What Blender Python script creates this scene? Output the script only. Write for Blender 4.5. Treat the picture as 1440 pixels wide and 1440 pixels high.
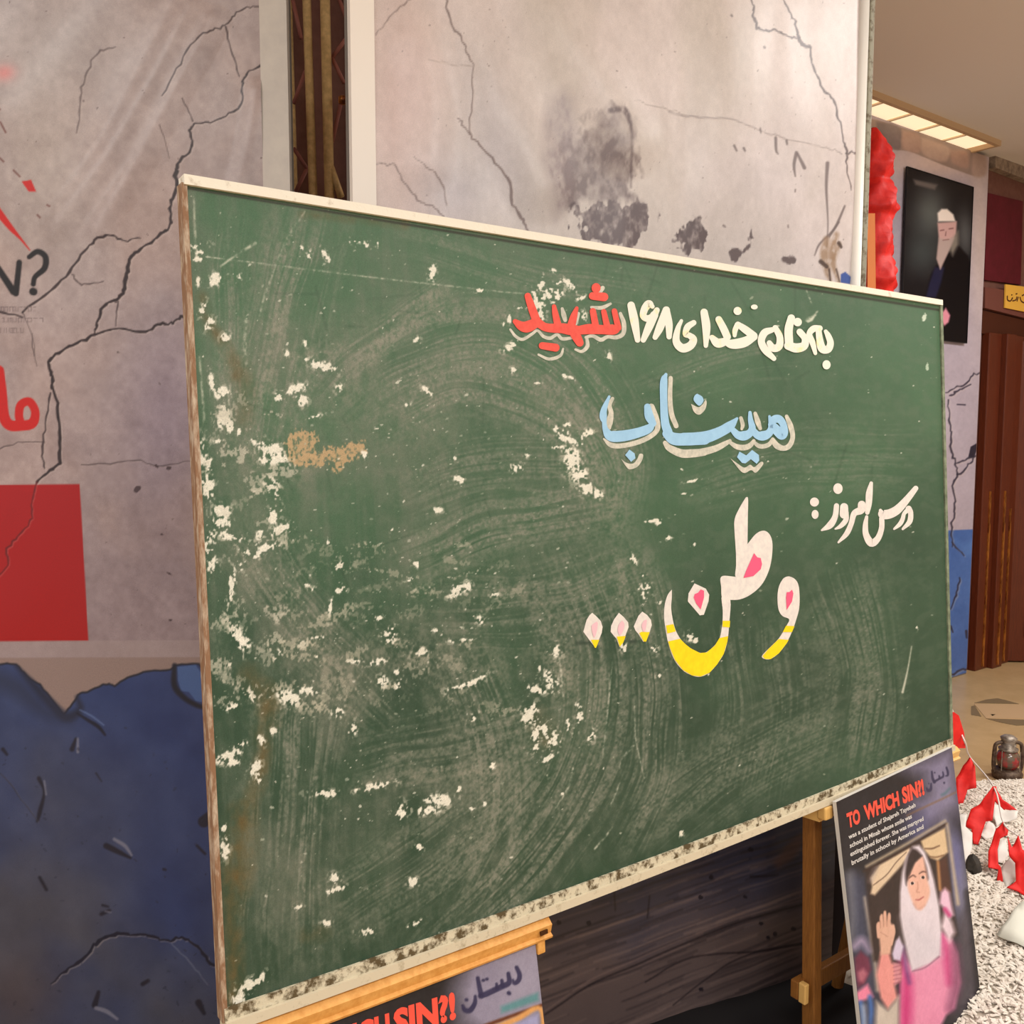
import bpy, bmesh, math, random
import numpy as np
from mathutils import Vector, Matrix

for o in list(bpy.data.objects):
    bpy.data.objects.remove(o, do_unlink=True)
scn = bpy.context.scene
COL = scn.collection

# ------------------------------------------------------------------ camera
PITCH = math.radians(4.93)
FPX = 1275.0
CAM_H = 1.5
cam_d = bpy.data.cameras.new('camera')
cam_d.sensor_width = 36.0
cam_d.lens = FPX / 1440.0 * 36.0
cam_d.clip_start = 0.05
cam = bpy.data.objects.new('camera', cam_d)
cam.location = (0, 0, CAM_H)
cam.rotation_euler = (math.pi / 2 - PITCH, 0, 0)
COL.objects.link(cam)
scn.camera = cam

# ------------------------------------------------------------------ world, lamps, exposure
world = bpy.data.worlds.new('world')
scn.world = world
world.use_nodes = True
bg = world.node_tree.nodes['Background']
bg.inputs[0].default_value = (1.0, 0.98, 0.96, 1)
bg.inputs[1].default_value = 0.72


def lamp(name, loc, size, energy, color=(1.0, 0.98, 0.95), target=None):
    d = bpy.data.lights.new(name, 'AREA')
    d.shape = 'RECTANGLE'
    d.size, d.size_y = size
    d.energy = energy
    d.color = color
    o = bpy.data.objects.new(name, d)
    o.location = loc
    if target is not None:
        o.rotation_euler = (Vector(target) - Vector(loc)).to_track_quat('-Z', 'Y').to_euler()
    COL.objects.link(o)
    return o


lamp('ceiling_lamp', (0.7, -1.1, 3.12), (1.6, 0.8), 54)
lamp('ceiling_lamp', (2.6, 0.0, 3.12), (1.2, 0.5), 52)
lamp('ceiling_lamp', (-1.85, 0.25, 3.12), (1.2, 0.5), 26)
lamp('ceiling_lamp', (2.3, 1.9, 3.12), (1.0, 0.4), 26)
lamp('ceiling_lamp', (3.5, 3.6, 3.12), (1.4, 0.4), 62)

scn.view_settings.view_transform = 'Standard'
scn.view_settings.look = 'None'
scn.view_settings.exposure = 0.3
scn.view_settings.gamma = 1.0
scn.view_settings.use_curve_mapping = False

# ------------------------------------------------------------------ geometry helpers
CAMP = np.array([0, 0, CAM_H])
R_ = np.array([1.0, 0, 0])
F_ = np.array([0, math.cos(PITCH), -math.sin(PITCH)])
D_ = np.array([0, -math.sin(PITCH), -math.cos(PITCH)])
ZUP = np.array([0, 0, 1.0])


def ray(x, y):
    return (x - 720.0) / FPX * R_ + (y - 720.0) / FPX * D_ + F_


def on_plane(x, y, P0, n):
    r = ray(x, y)
    return CAMP + r * (np.dot(P0 - CAMP, n) / np.dot(r, n))


def w2p(P):
    q = np.asarray(P, float) - CAMP
    z = q @ F_
    return 720 + FPX * (q @ R_) / z, 720 + FPX * (q @ D_) / z


def c2w(v):
    return v[0] * R_ + v[1] * D_ + v[2] * F_


def lin(c):
    c = np.asarray(c, float) / 255.0
    return np.where(c <= 0.04045, c / 12.92, ((c + 0.055) / 1.055) ** 2.4)


def lin4(c):
    l = lin(c)
    return (float(l[0]), float(l[1]), float(l[2]), 1.0)


def mat(name, rgb, rough=0.6, spec=0.3, metallic=0.0, noise=None, scale=40.0, bump=0.0, emit=None, contrast=(0.35, 0.65), stretch=None):
    m = bpy.data.materials.new(name)
    m.use_nodes = True
    nt = m.node_tree
    b = nt.nodes['Principled BSDF']
    b.inputs['Base Color'].default_value = lin4(rgb)
    b.inputs['Roughness'].default_value = rough
    b.inputs['Specular IOR Level'].default_value = spec
    b.inputs['Metallic'].default_value = metallic
    if noise is not None or bump:
        tc = nt.nodes.new('ShaderNodeTexCoord')
        tx = nt.nodes.new('ShaderNodeTexNoise')
        tx.inputs['Scale'].default_value = scale
        tx.inputs['Detail'].default_value = 6
        tx.inputs['Roughness'].default_value = 0.65
        if stretch:
            mp = nt.nodes.new('ShaderNodeMapping')
            mp.inputs['Scale'].default_value = stretch
            nt.links.new(tc.outputs['Object'], mp.inputs['Vector'])
            nt.links.new(mp.outputs['Vector'], tx.inputs['Vector'])
        else:
            nt.links.new(tc.outputs['Object'], tx.inputs['Vector'])
        if noise is not None:
            cr = nt.nodes.new('ShaderNodeValToRGB')
            cr.color_ramp.elements[0].position = contrast[0]
            cr.color_ramp.elements[1].position = contrast[1]
            cr.color_ramp.elements[0].color = lin4(rgb)
            cr.color_ramp.elements[1].color = lin4(noise)
            nt.links.new(tx.outputs['Fac'], cr.inputs['Fac'])
            nt.links.new(cr.outputs['Color'], b.inputs['Base Color'])
        if bump:
            bp = nt.nodes.new('ShaderNodeBump')
            bp.inputs['Strength'].default_value = bump
            bp.inputs['Distance'].default_value = 0.004
            nt.links.new(tx.outputs['Fac'], bp.inputs['Height'])
            nt.links.new(bp.outputs['Normal'], b.inputs['Normal'])
    if emit is not None:
        b.inputs['Emission Color'].default_value = lin4(rgb)
        b.inputs['Emission Strength'].default_value = emit
    return m


def print_mat(name, rough=0.5, spec=0.3, grain=0.12, gscale=900.0):
    m = bpy.data.materials.new(name)
    m.use_nodes = True
    nt = m.node_tree
    b = nt.nodes['Principled BSDF']
    b.inputs['Roughness'].default_value = rough
    b.inputs['Specular IOR Level'].default_value = spec
    at = nt.nodes.new('ShaderNodeAttribute')
    at.attribute_name = 'Col'
    tc = nt.nodes.new('ShaderNodeTexCoord')
    tx = nt.nodes.new('ShaderNodeTexNoise')
    tx.inputs['Scale'].default_value = gscale
    tx.inputs['Detail'].default_value = 2
    nt.links.new(tc.outputs['Object'], tx.inputs['Vector'])
    mr = nt.nodes.new('ShaderNodeMapRange')
    mr.inputs['From Min'].default_value = 0.3
    mr.inputs['From Max'].default_value = 0.7
    mr.inputs['To Min'].default_value = 1 - grain
    mr.inputs['To Max'].default_value = 1 + grain
    nt.links.new(tx.outputs['Fac'], mr.inputs['Value'])
    mx = nt.nodes.new('ShaderNodeVectorMath')
    mx.operation = 'SCALE'
    nt.links.new(at.outputs['Color'], mx.inputs[0])
    nt.links.new(mr.outputs['Result'], mx.inputs['Scale'])
    nt.links.new(mx.outputs['Vector'], b.inputs['Base Color'])
    return m


def empty(name, loc, label=None, cat=None, group=None):
    o = bpy.data.objects.new(name, None)
    o.empty_display_size = 0.1
    o.location = [float(v) for v in loc]
    COL.objects.link(o)
    tag(o, label, cat, group)
    return o


def tag(o, label=None, cat=None, group=None, kind=None):
    if label: o['label'] = label
    if cat: o['category'] = cat
    if group: o['group'] = group
    if kind: o['kind'] = kind
    return o


def world_loc(o):
    v = Vector(o.location)
    return v + world_loc(o.parent) if o.parent else v


def link(name, me, m=None, parent=None, origin=None, smooth=False):
    """mesh data are given in world coordinates; the object gets its own origin"""
    if m is not None and len(me.materials) == 0:
        me.materials.append(m)
    o = bpy.data.objects.new(name, me)
    n = len(me.vertices)
    co = np.empty(n * 3, np.float32)
    me.vertices.foreach_get('co', co)
    co = co.reshape(-1, 3)
    if origin is None:
        lo, hi = co.min(0), co.max(0)
        origin = [(lo[0] + hi[0]) / 2, (lo[1] + hi[1]) / 2, lo[2]]
    origin = np.asarray(origin, np.float32)
    me.vertices.foreach_set('co', (co - origin).ravel())
    me.update()
    base = Vector([float(v) for v in origin])
    if parent is not None:
        o.parent = parent
        o.location = base - world_loc(parent)
    else:
        o.location = base
    if smooth:
        me.polygons.foreach_set('use_smooth', np.ones(len(me.polygons), bool))
    COL.objects.link(o)
    return o


def mesh_from(name, verts, faces):
    me = bpy.data.meshes.new(name)
    me.from_pydata([tuple(map(float, v)) for v in verts], [], [tuple(f) for f in faces])
    me.update()
    return me


class MB:
    """collects simple solids, links them as one mesh"""
    def __init__(self):
        self.v, self.f = [], []

    def add(self, vs, fs):
        b = len(self.v)
        self.v += [np.asarray(q, float) for q in vs]
        self.f += [tuple(b + i for i in f) for f in fs]
        return self

    def box(self, o, a, b, c):
        o, a, b, c = (np.asarray(q, float) for q in (o, a, b, c))
        if np.dot(np.cross(a, b), c) < 0:
            a, b = b, a
        vs = [o, o + a, o + a + b, o + b, o + c, o + a + c, o + a + b + c, o + b + c]
        return self.add(vs, [(3, 2, 1, 0), (4, 5, 6, 7), (0, 1, 5, 4), (1, 2, 6, 5), (2, 3, 7, 6), (3, 0, 4, 7)])

    def prism(self, pts, d):
        n = len(pts)
        pts = [np.asarray(p, float) for p in pts]
        d = np.asarray(d, float)
        nv = sum(np.cross(pts[i] - pts[0], pts[(i + 1) % n] - pts[0]) for i in range(n))
        if np.dot(nv, d) < 0:
            pts = pts[::-1]
        vs = pts + [p + d for p in pts]
        fs = [tuple(range(n - 1, -1, -1)), tuple(range(n, 2 * n))]
        fs += [(i, (i + 1) % n, n + (i + 1) % n, n + i) for i in range(n)]
        return self.add(vs, fs)

    def tube(self, path, r, seg=10, cap=True):
        path = [np.asarray(p, float) for p in path]
        n = len(path)
        rs = r if hasattr(r, '__len__') else [r] * n
        vs, fs = [], []
        prev = None
        for i, p in enumerate(path):
            t = path[min(i + 1, n - 1)] - path[max(i - 1, 0)]
            t = t / (np.linalg.norm(t) + 1e-9)
            ref = np.array([0, 0, 1.0]) if abs(t[2]) < 0.9 else np.array([1.0, 0, 0])
            a = np.cross(t, ref) if prev is None else prev - t * np.dot(prev, t)
            a /= np.linalg.norm(a)
            prev = a
            b = np.cross(t, a)
            for k in range(seg):
                th = 2 * math.pi * k / seg
                vs.append(p + rs[i] * (a * math.cos(th) + b * math.sin(th)))
        for i in range(n - 1):
            for k in range(seg):
                k2 = (k + 1) % seg
                fs.append((i * seg + k, i * seg + k2, (i + 1) * seg + k2, (i + 1) * seg + k))
        if cap:
            fs.append(tuple(range(seg - 1, -1, -1)))
            fs.append(tuple((n - 1) * seg + k for k in range(seg)))
        return self.add(vs, fs)

    def lathe(self, c, prof, seg=24):
        c = np.asarray(c, float)
        vs, fs = [], []
        for r, z in prof:
            for k in range(seg):
                th = 2 * math.pi * k / seg
                vs.append(c + np.array([r * math.cos(th), r * math.sin(th), z]))
        n = len(prof)
        for i in range(n - 1):
            for k in range(seg):
                k2 = (k + 1) % seg
                fs.append((i * seg + k, i * seg + k2, (i + 1) * seg + k2, (i + 1) * seg + k))
        fs.append(tuple(range(seg - 1, -1, -1)))
        fs.append(tuple((n - 1) * seg + k for k in range(seg)))
        return self.add(vs, fs)

    def build(self, name, m, parent=None, origin=None, smooth=False, bevel=0.0):
        me = mesh_from(name, self.v, self.f)
        o = link(name, me, m, parent, origin, smooth)
        if bevel:
            md = o.modifiers.new('bevel', 'BEVEL')
            md.width = bevel
            md.segments = 2
            md.limit_method = 'ANGLE'
        return o


# ------------------------------------------------------------------ painting on sheets
def up(a, shape):
    h, w = a.shape
    y = np.linspace(0, h - 1.001, shape[0])
    x = np.linspace(0, w - 1.001, shape[1])
    y0, x0 = y.astype(int), x.astype(int)
    fy, fx = (y - y0)[:, None], (x - x0)[None]
    fy, fx = fy * fy * (3 - 2 * fy), fx * fx * (3 - 2 * fx)
    A = a[y0][:, x0]; B = a[y0][:, x0 + 1]; C_ = a[y0 + 1][:, x0]; E_ = a[y0 + 1][:, x0 + 1]
    return (A * (1 - fx) + B * fx) * (1 - fy) + (C_ * (1 - fx) + E_ * fx) * fy


def fbm(shape, cell, octv=4, seed=0, gain=0.55, ax=1.0, ay=1.0):
    r = np.random.RandomState(seed)
    out = np.zeros(shape, np.float32)
    amp, tot = 1.0, 0.0
    for k in range(octv):
        c = max(cell / 2 ** k, 1.0)
        n = r.rand(int(shape[0] / (c * ay)) + 3, int(shape[1] / (c * ax)) + 3).astype(np.float32)
        out += amp * up(n, shape)
        tot += amp
        amp *= gain
    return out / tot


def smoothpath(pts, per=6):
    p = np.asarray(pts, float)
    if len(p) < 3:
        t = np.linspace(0, 1, per + 1)[:, None]
        return p[0] * (1 - t) + p[-1] * t
    q = np.vstack([2 * p[0] - p[1], p, 2 * p[-1] - p[-2]])
    out = []
    for i in range(1, len(q) - 2):
        for t in np.linspace(0, 1, per, endpoint=False):
            a, b, c, d = q[i - 1], q[i], q[i + 1], q[i + 2]
            out.append(0.5 * ((2 * b) + (c - a) * t + (2 * a - 5 * b + 4 * c - d) * t * t + (3 * b - a - 3 * c + d) * t ** 3))
    out.append(p[-1])
    return np.array(out)


def crop(ox, oy, s):
    def f(*pts):
        return [((p[0] / s + ox), (p[1] / s + oy)) + ((p[2] / s,) if len(p) > 2 else ()) for p in pts]
    return f


class Sheet:
    """a surface P0 + u*U + v*V sampled on a grid; printed colour is stored per vertex"""
    def __init__(self, P, nr, nc, u, v):
        self.nr, self.nc = nr, nc
        uu, vv = np.meshgrid(u, v)
        self.uu, self.vv = uu, vv
        self.P = P(uu, vv)
        self.PX, self.PY = w2p(self.P)
        self.col = np.zeros((nr, nc, 3), np.float32)
        self.disp = np.zeros((nr, nc), np.float32)
        self.cx0, self.cx1 = self.PX.min(0), self.PX.max(0)
        self.ry0, self.ry1 = self.PY.min(1), self.PY.max(1)

    def win(self, x0, y0, x1, y1):
        c = np.nonzero((self.cx1 >= x0) & (self.cx0 <= x1))[0]
        r = np.nonzero((self.ry1 >= y0) & (self.ry0 <= y1))[0]
        if len(c) == 0 or len(r) == 0:
            return None
        return slice(r[0], r[-1] + 1), slice(c[0], c[-1] + 1)

    def put(self, w, a, color):
        a = np.clip(a, 0, 1)[..., None]
        self.col[w] = self.col[w] * (1 - a) + np.asarray(color, np.float32) * a

    def seg_mask(self, pts, soft, wdef):
        p = np.asarray([q[:2] for q in pts], float)
        ws = np.asarray([q[2] if len(q) > 2 else wdef for q in pts], float)
        m = ws.max() / 2 + soft + 1
        W = self.win(p[:, 0].min() - m, p[:, 1].min() - m, p[:, 0].max() + m, p[:, 1].max() + m)
        if W is None:
            return None, None
        r0, c0 = W[0].start, W[1].start
        mask = np.zeros((W[0].stop - r0, W[1].stop - c0), np.float32)
        for i in range(len(p) - 1):
            a, b = p[i], p[i + 1]
            mm = max(ws[i], ws[i + 1]) / 2 + soft + 1
            w = self.win(min(a[0], b[0]) - mm, min(a[1], b[1]) - mm, max(a[0], b[0]) + mm, max(a[1], b[1]) + mm)
            if w is None:
                continue
            X, Y = self.PX[w], self.PY[w]
            d = b - a
            L = d @ d + 1e-9
            t = np.clip(((X - a[0]) * d[0] + (Y - a[1]) * d[1]) / L, 0, 1)
            dist = np.hypot(X - a[0] - t * d[0], Y - a[1] - t * d[1])
            wd = (ws[i] * (1 - t) + ws[i + 1] * t) / 2
            al = np.clip((wd + soft - dist) / (2 * soft) if soft > 0 else (dist < wd), 0, 1)
            sub = (slice(w[0].start - r0, w[0].stop - r0), slice(w[1].start - c0, w[1].stop - c0))
            mask[sub] = np.maximum(mask[sub], al)
        return W, mask

    def line(self, pts, w=2.0, color=(0, 0, 0), alpha=1.0, soft=0.7, smooth=True, tex=None):
        if smooth and len(pts) > 2:
            pts = smoothpath([q if len(q) > 2 else (q[0], q[1], w) for q in pts])
        W, m = self.seg_mask(pts, soft, w)
        if W is None:
            return
        if tex is not None:
            m = m * tex[W]
        self.put(W, m * alpha, color)

    def ridge(self, pts, w, h):
        pts = smoothpath([q if len(q) > 2 else (q[0], q[1], w) for q in pts])
        W, m = self.seg_mask(pts, w * 0.5, w * 0.1)
        if W is not None:
            self.disp[W] += h * (m * m * (3 - 2 * m))

    def poly(self, pts, color, alpha=1.0, soft=0.7, smooth=False, tex=None, rag=None):
        p = np.asarray([q[:2] for q in pts], float)
        if smooth:
            p = smoothpath(np.vstack([p, p[:1]]))[:-1]
        m = soft + 1 + (rag[1] * .5 if rag else 0)
        W = self.win(p[:, 0].min() - m, p[:, 1].min() - m, p[:, 0].max() + m, p[:, 1].max() + m)
        if W is None:
            return
        X, Y = self.PX[W], self.PY[W]
        inside = np.zeros(X.shape, bool)
        dist = np.full(X.shape, 1e9)
        n = len(p)
        for i in range(n):
            a, b = p[i], p[(i + 1) % n]
            cond = ((a[1] > Y) != (b[1] > Y))
            with np.errstate(divide='ignore', invalid='ignore'):
                xi = (b[0] - a[0]) * (Y - a[1]) / (b[1] - a[1] + 1e-12) + a[0]
            inside ^= cond & (X < xi)
            d = b - a
            t = np.clip(((X - a[0]) * d[0] + (Y - a[1]) * d[1]) / (d @ d + 1e-9), 0, 1)
            dist = np.minimum(dist, np.hypot(X - a[0] - t * d[0], Y - a[1] - t * d[1]))
        sd = np.where(inside, dist, -dist)
        if rag is not None:
            sd = sd + (rag[0][W] - .5) * rag[1]
        al = np.clip((sd + soft) / (2 * soft + 1e-6), 0, 1)
        if tex is not None:
            al = al * tex[W]
        self.put(W, al * alpha, color)

    def blob(self, x, y, rx, ry, color, alpha, ang=0.0, tex=None):
        m = max(rx, ry) * 2.2
        W = self.win(x - m, y - m, x + m, y + m)
        if W is None:
            return
        ca, sa = math.cos(ang), math.sin(ang)
        X, Y = self.PX[W] - x, self.PY[W] - y
        q = ((X * ca + Y * sa) / rx) ** 2 + ((-X * sa + Y * ca) / ry) ** 2
        al = np.exp(-q)
        if tex is not None:
            al = al * tex[W]
        self.put(W, al * alpha, color)

    def flake(self, x, y, rx, ry, color, alpha=1.0, ang=0.0, noise=None, rag=0.7):
        m = max(rx, ry) * 1.8
        W = self.win(x - m, y - m, x + m, y + m)
        if W is None:
            return
        ca, sa = math.cos(ang), math.sin(ang)
        X, Y = self.PX[W] - x, self.PY[W] - y
        q = np.sqrt(((X * ca + Y * sa) / rx) ** 2 + ((-X * sa + Y * ca) / ry) ** 2)
        n = noise[W] if noise is not None else 0.5
        self.put(W, np.clip((1.0 - q + (n - 0.5) * 2 * rag) * 4, 0, 1) * alpha, color)

    def build(self, name, m, parent, normal, flip=False):
        P = self.P + self.disp[..., None] * np.asarray(normal)
        nr, nc = self.nr, self.nc
        me = bpy.data.meshes.new(name)
        idx = np.arange(nr * nc).reshape(nr, nc)
        q = np.stack([idx[1:, :-1], idx[1:, 1:], idx[:-1, 1:], idx[:-1, :-1]], -1).reshape(-1, 4)
        nq = len(q)
        me.vertices.add(nr * nc)
        me.vertices.foreach_set('co', P.reshape(-1, 3).astype(np.float32).ravel())
        me.loops.add(nq * 4)
        me.loops.foreach_set('vertex_index', q.ravel().astype(np.int32))
        me.polygons.add(nq)
        me.polygons.foreach_set('loop_start', np.arange(0, nq * 4, 4, dtype=np.int32))
        me.update(calc_edges=True)
        at = me.attributes.new('Col', 'FLOAT_COLOR', 'POINT')
        c = np.ones((nr * nc, 4), np.float32)
        c[:, :3] = lin(np.clip(self.col.reshape(-1, 3), 0, 255))
        at.data.foreach_set('color', c.ravel())
        return link(name, me, m, parent, smooth=True)


def px_poly(pts, P0, n, off=0.0):
    P0 = np.asarray(P0, float) + np.asarray(n) * off
    return [on_plane(q[0], q[1], P0, n) for q in pts]


# ------------------------------------------------------------------ chalkboard frame of reference
_rx, _ry, _rz = 0.0375, -0.6266, -0.0605
_X = np.array([[1, 0, 0], [0, math.cos(_rx), -math.sin(_rx)], [0, math.sin(_rx), math.cos(_rx)]])
_Y = np.array([[math.cos(_ry), 0, math.sin(_ry)], [0, 1, 0], [-math.sin(_ry), 0, math.cos(_ry)]])
_Z = np.array([[math.cos(_rz), -math.sin(_rz), 0], [math.sin(_rz), math.cos(_rz), 0], [0, 0, 1]])
_M = _Z @ _Y @ _X
BU, BV, BN = c2w(_M[:, 0]), c2w(_M[:, 1]), -c2w(_M[:, 2])
BW, BH, SAG = 1.9724, 1.2, 0.0165
BTL = CAMP + c2w(np.array([.3654, .0879, 1.85])) - BU * BW / 2 - BV * BH / 2
UH = np.array([BU[0], BU[1], 0]); UH /= np.linalg.norm(UH)
NH = np.array([UH[1], -UH[0], 0])


def BP(u, v, w=0.0):
    u, v, w = np.broadcast_arrays(np.asarray(u, float), np.asarray(v, float), np.asarray(w, float))
    t = np.clip(u / BW, 0, 1)
    v2 = v + SAG * 4 * t * (1 - t) * np.clip(v / BH, 0, 1.2)
    return BTL + u[..., None] * BU + v2[..., None] * BV + w[..., None] * BN


def b_uv(x, y, w=0.0):
    q = on_plane(x, y, BTL + BN * w, BN) - BTL
    u, v2 = q @ BU, q @ BV
    t = min(max(u / BW, 0), 1)
    return u, v2 / (1 + SAG * 4 * t * (1 - t) / BH)


random.seed(4)
rng = np.random.RandomState(11)
# ================================================================== STRUCTURE
FLOOR0 = np.array([0, 0, 0.0])
CEIL_H = 3.165
WALL0 = on_plane(1370, 939, FLOOR0, ZUP)          # foot of the far wall


def wallp(s, d, z):                                  # s along the wall, d in front of it
    return WALL0 + UH * s + NH * d + ZUP * z


m_floor = mat('floor_stone', (176, 146, 104), 0.28, 0.45, noise=(188, 158, 116), scale=9)
m_ceil = mat('ceiling_paint', (236, 230, 224), 0.9, 0.1)
MB().box((-4, -3, -0.05), (10, 0, 0), (0, 11, 0), (0, 0, 0.05)).build('floor', m_floor)['kind'] = 'structure'
MB().box((-4, -3, CEIL_H), (10, 0, 0), (0, 11, 0), (0, 0, 0.05)).build('ceiling', m_ceil)['kind'] = 'structure'
floor_o, ceil_o = bpy.data.objects['floor'], bpy.data.objects['ceiling']

m_wall = mat('wall_brown_render', (112, 74, 64), 0.75, 0.2, noise=(122, 84, 72), scale=30)
m_cornice = mat('cornice_paint', (168, 150, 132), 0.7, 0.2, noise=(120, 104, 92), scale=25)
m_panel = mat('maroon_panel', (84, 14, 24), 0.6, 0.3, noise=(98, 20, 34), scale=12)
m_dark = mat('dark_recess', (30, 16, 12), 0.8, 0.2)
m_wood = mat('red_brown_wood', (98, 42, 20), 0.34, 0.4, noise=(78, 32, 16), scale=8, stretch=(30, 30, 1.5))
m_wood2 = mat('deep_red_wood', (70, 20, 18), 0.35, 0.5, noise=(58, 16, 14), scale=8, stretch=(30, 30, 1.5))
m_brass_and_highlight = mat('brass_highlight', (216, 142, 62), 0.3, 0.6, 0.7, noise=(120, 62, 30), scale=9, contrast=(.42, .6), stretch=(3, 3, 1))  # brass of the clamp bolt, also colours the orange highlights on the jambs

MB().box((5.55, -3, 0), (.1, 0, 0), (0, 10.7, 0), (0, 0, CEIL_H)).build('wall_right', mat('beige_wall', (200, 184, 166), .85, .1))['kind'] = 'structure'
w_b = MB()
w_b.box(wallp(-7.5, -0.12, 0), UH * 11, NH * 0.12, ZUP * CEIL_H)
wall_b = w_b.build('wall_back', m_wall)
wall_b['kind'] = 'structure'


def wall_prism(name, pts, m, off=0.0, depth=0.03, parent=None, bevel=0.0):
    """outline on the far wall, off metres in front of it, depth thick"""
    q = px_poly(pts, WALL0, NH, off)
    return MB().prism(q, NH * depth).build(name, m, parent, bevel=bevel)


t1 = wall_prism('trim_1', [(1388, 221), (1520, 268), (1520, 290), (1388, 238)], m_cornice, 0.001, 0.05)
t1['kind'] = 'structure'
t2 = wall_prism('trim_2', [(1376, 405), (1520, 425), (1520, 470), (1376, 434)], mat('lintel_render', (112, 66, 56), 0.7, 0.2), 0.001, 0.04)
t2['kind'] = 'structure'
o = wall_prism('wall_panel', [(1384, 272), (1434, 284), (1431, 401), (1380, 394)], m_panel, 0.001, 0.02)
tag(o, 'maroon rectangular panel set on the brown wall above the doorway', 'panel')

# doorway: dark head, three jamb mouldings, door leaf standing ajar
door = empty('door_1', wallp(0.6, 0, 0))
door['kind'] = 'structure'
wall_prism('head_panel', [(1372, 436), (1520, 470), (1520, 505), (1372, 468)], mat('door_head', (72, 34, 18), 0.6, 0.2), 0.001, 0.02, door)


def wall_s(x, y=800):
    return (on_plane(x, y, WALL0, NH) - WALL0) @ UH


for x0, x1, d, m in ((1366, 1383, .05, m_wood), (1383, 1396, .085, m_wood), (1396, 1411, .06, m_wood)):
    s0, s1 = wall_s(x0), wall_s(x1)
    MB().box(wallp(s0, 0.001, 0), UH * (s1 - s0), NH * d, ZUP * 2.12).build('jamb_moulding', m, door, bevel=0.006)
s0 = wall_s(1396)
for xb, dd, h0, h1 in ((1375, .051, .02, 1.12), (1388, .086, .02, 1.12), (1402, .061, .02, 1.0)):  # strips added on the jambs to stand for orange reflections of light
    MB().box(wallp(wall_s(xb), dd, h0), UH * 0.02, NH * 0.006, ZUP * h1).build('brass_highlight', m_brass_and_highlight, door)
s0 = wall_s(1411)
leaf_dir = UH * math.cos(math.radians(40)) + NH * math.sin(math.radians(40))
leaf_n = np.array([leaf_dir[1], -leaf_dir[0], 0])
leaf0 = wallp(s0, 0.02, 0.01)
lf = MB().box(leaf0, leaf_dir * 0.85, leaf_n * 0.04, ZUP * 2.08).build('door_leaf', m_wood, door, bevel=0.004)
MB().box(leaf0 + leaf_dir * 0.11 + ZUP * 0.16 + leaf_n * 0.041, leaf_dir * 0.6, leaf_n * 0.012, ZUP * 1.75).build('door_panel', m_wood2, lf, bevel=0.004)

# inlaid tiles in the floor
m_inlay = mat('floor_inlay_dark', (122, 104, 78), 0.35, 0.4)
m_inlay2 = mat('floor_inlay_light', (190, 158, 120), 0.35, 0.4)
for pts, m in (
        (crop(1320, 980, 9.6)((480, 85), (640, 40), (790, 22), (900, 45), (1085, 98)), m_inlay),
        (crop(1320, 980, 9.6)((480, 100), (1400, 110), (1400, 300), (640, 290)), m_inlay2),
        (crop(1320, 980, 9.6)((440, 130), (490, 120), (575, 268), (440, 245)), m_inlay),
        (crop(1320, 980, 9.6)((640, 295), (1400, 320), (1400, 380), (1050, 390), (820, 345)), m_inlay),
        (crop(1320, 980, 9.6)((700, 238), (770, 240), (725, 262)), m_inlay)):
    MB().prism(px_poly(pts, FLOOR0, ZUP), ZUP * 0.002).build('floor_inlay', m, floor_o)

# ceiling light along the far wall
CE0 = np.array([0, 0, CEIL_H])
tr = empty('ceiling_light', on_plane(1310, 175, CE0, ZUP), 'long recessed ceiling light panel glowing warm white along the far wall', 'ceiling light')
m_lit = mat('lit_diffuser', (255, 230, 192), 0.5, 0.2, emit=0.72)
m_louv = mat('pale_louvre', (246, 224, 196), 0.5, 0.3)
m_slat = mat('light_frame', (206, 176, 140), 0.5, 0.3)
A, B, C2, D2 = (on_plane(x, y, CE0, ZUP) for x, y in ((1180, 128), (1398, 199), (1362, 207), (1140, 133)))
A = on_plane(1256, 141, CE0, ZUP) - UH * 0.6
B = on_plane(1399, 198, CE0, ZUP)
off = NH * -0.46
A2, B2 = A + off, B + off
MB().prism([A, B, B2, A2], -ZUP * 0.004).build('diffuser', m_lit, tr)
Lb = np.linalg.norm(B - A)
dirb = (B - A) / Lb
fr = MB()
fr.box(A - ZUP * 0.03, dirb * Lb, NH * 0.025, ZUP * 0.03)
fr.box(A2 - ZUP * 0.03, dirb * Lb, NH * -0.025, ZUP * 0.03)
fr.box(B - ZUP * 0.03 + NH * 0.025, dirb * 0.025, NH * -0.57, ZUP * 0.03)
fr.box(A - ZUP * 0.03 + NH * 0.025, dirb * -0.025, NH * -0.57, ZUP * 0.03)
fr.build('light_frame', m_slat, tr)
for k in range(1, 6):
    MB().box(A + dirb * (Lb * k / 6) - ZUP * 0.014, dirb * 0.014, NH * -0.46, ZUP * 0.009).build('louvre', m_louv, tr)

# ================================================================== BANNERS
m_print = print_mat('banner_print', 0.36, 0.45, 0.10, 700)
m_border = mat('banner_white_border', (206, 196, 184), 0.5, 0.3, noise=(196, 186, 176), scale=20)
m_back = mat('banner_backing', (120, 112, 104), 0.8, 0.2)
CR = (40, 26, 28)


def vsheet(P0, U, W, z1, z0, nc, nr, umin=0.0):
    """vertical sheet: horizontal direction U, from height z1 down to z0"""
    u = np.linspace(umin, umin + W, nc)
    v = np.linspace(z1, z0, nr)
    return Sheet(lambda a, b: P0 + a[..., None] * U + (b - P0[2])[..., None] * ZUP, nr, nc, u, v)


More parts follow.
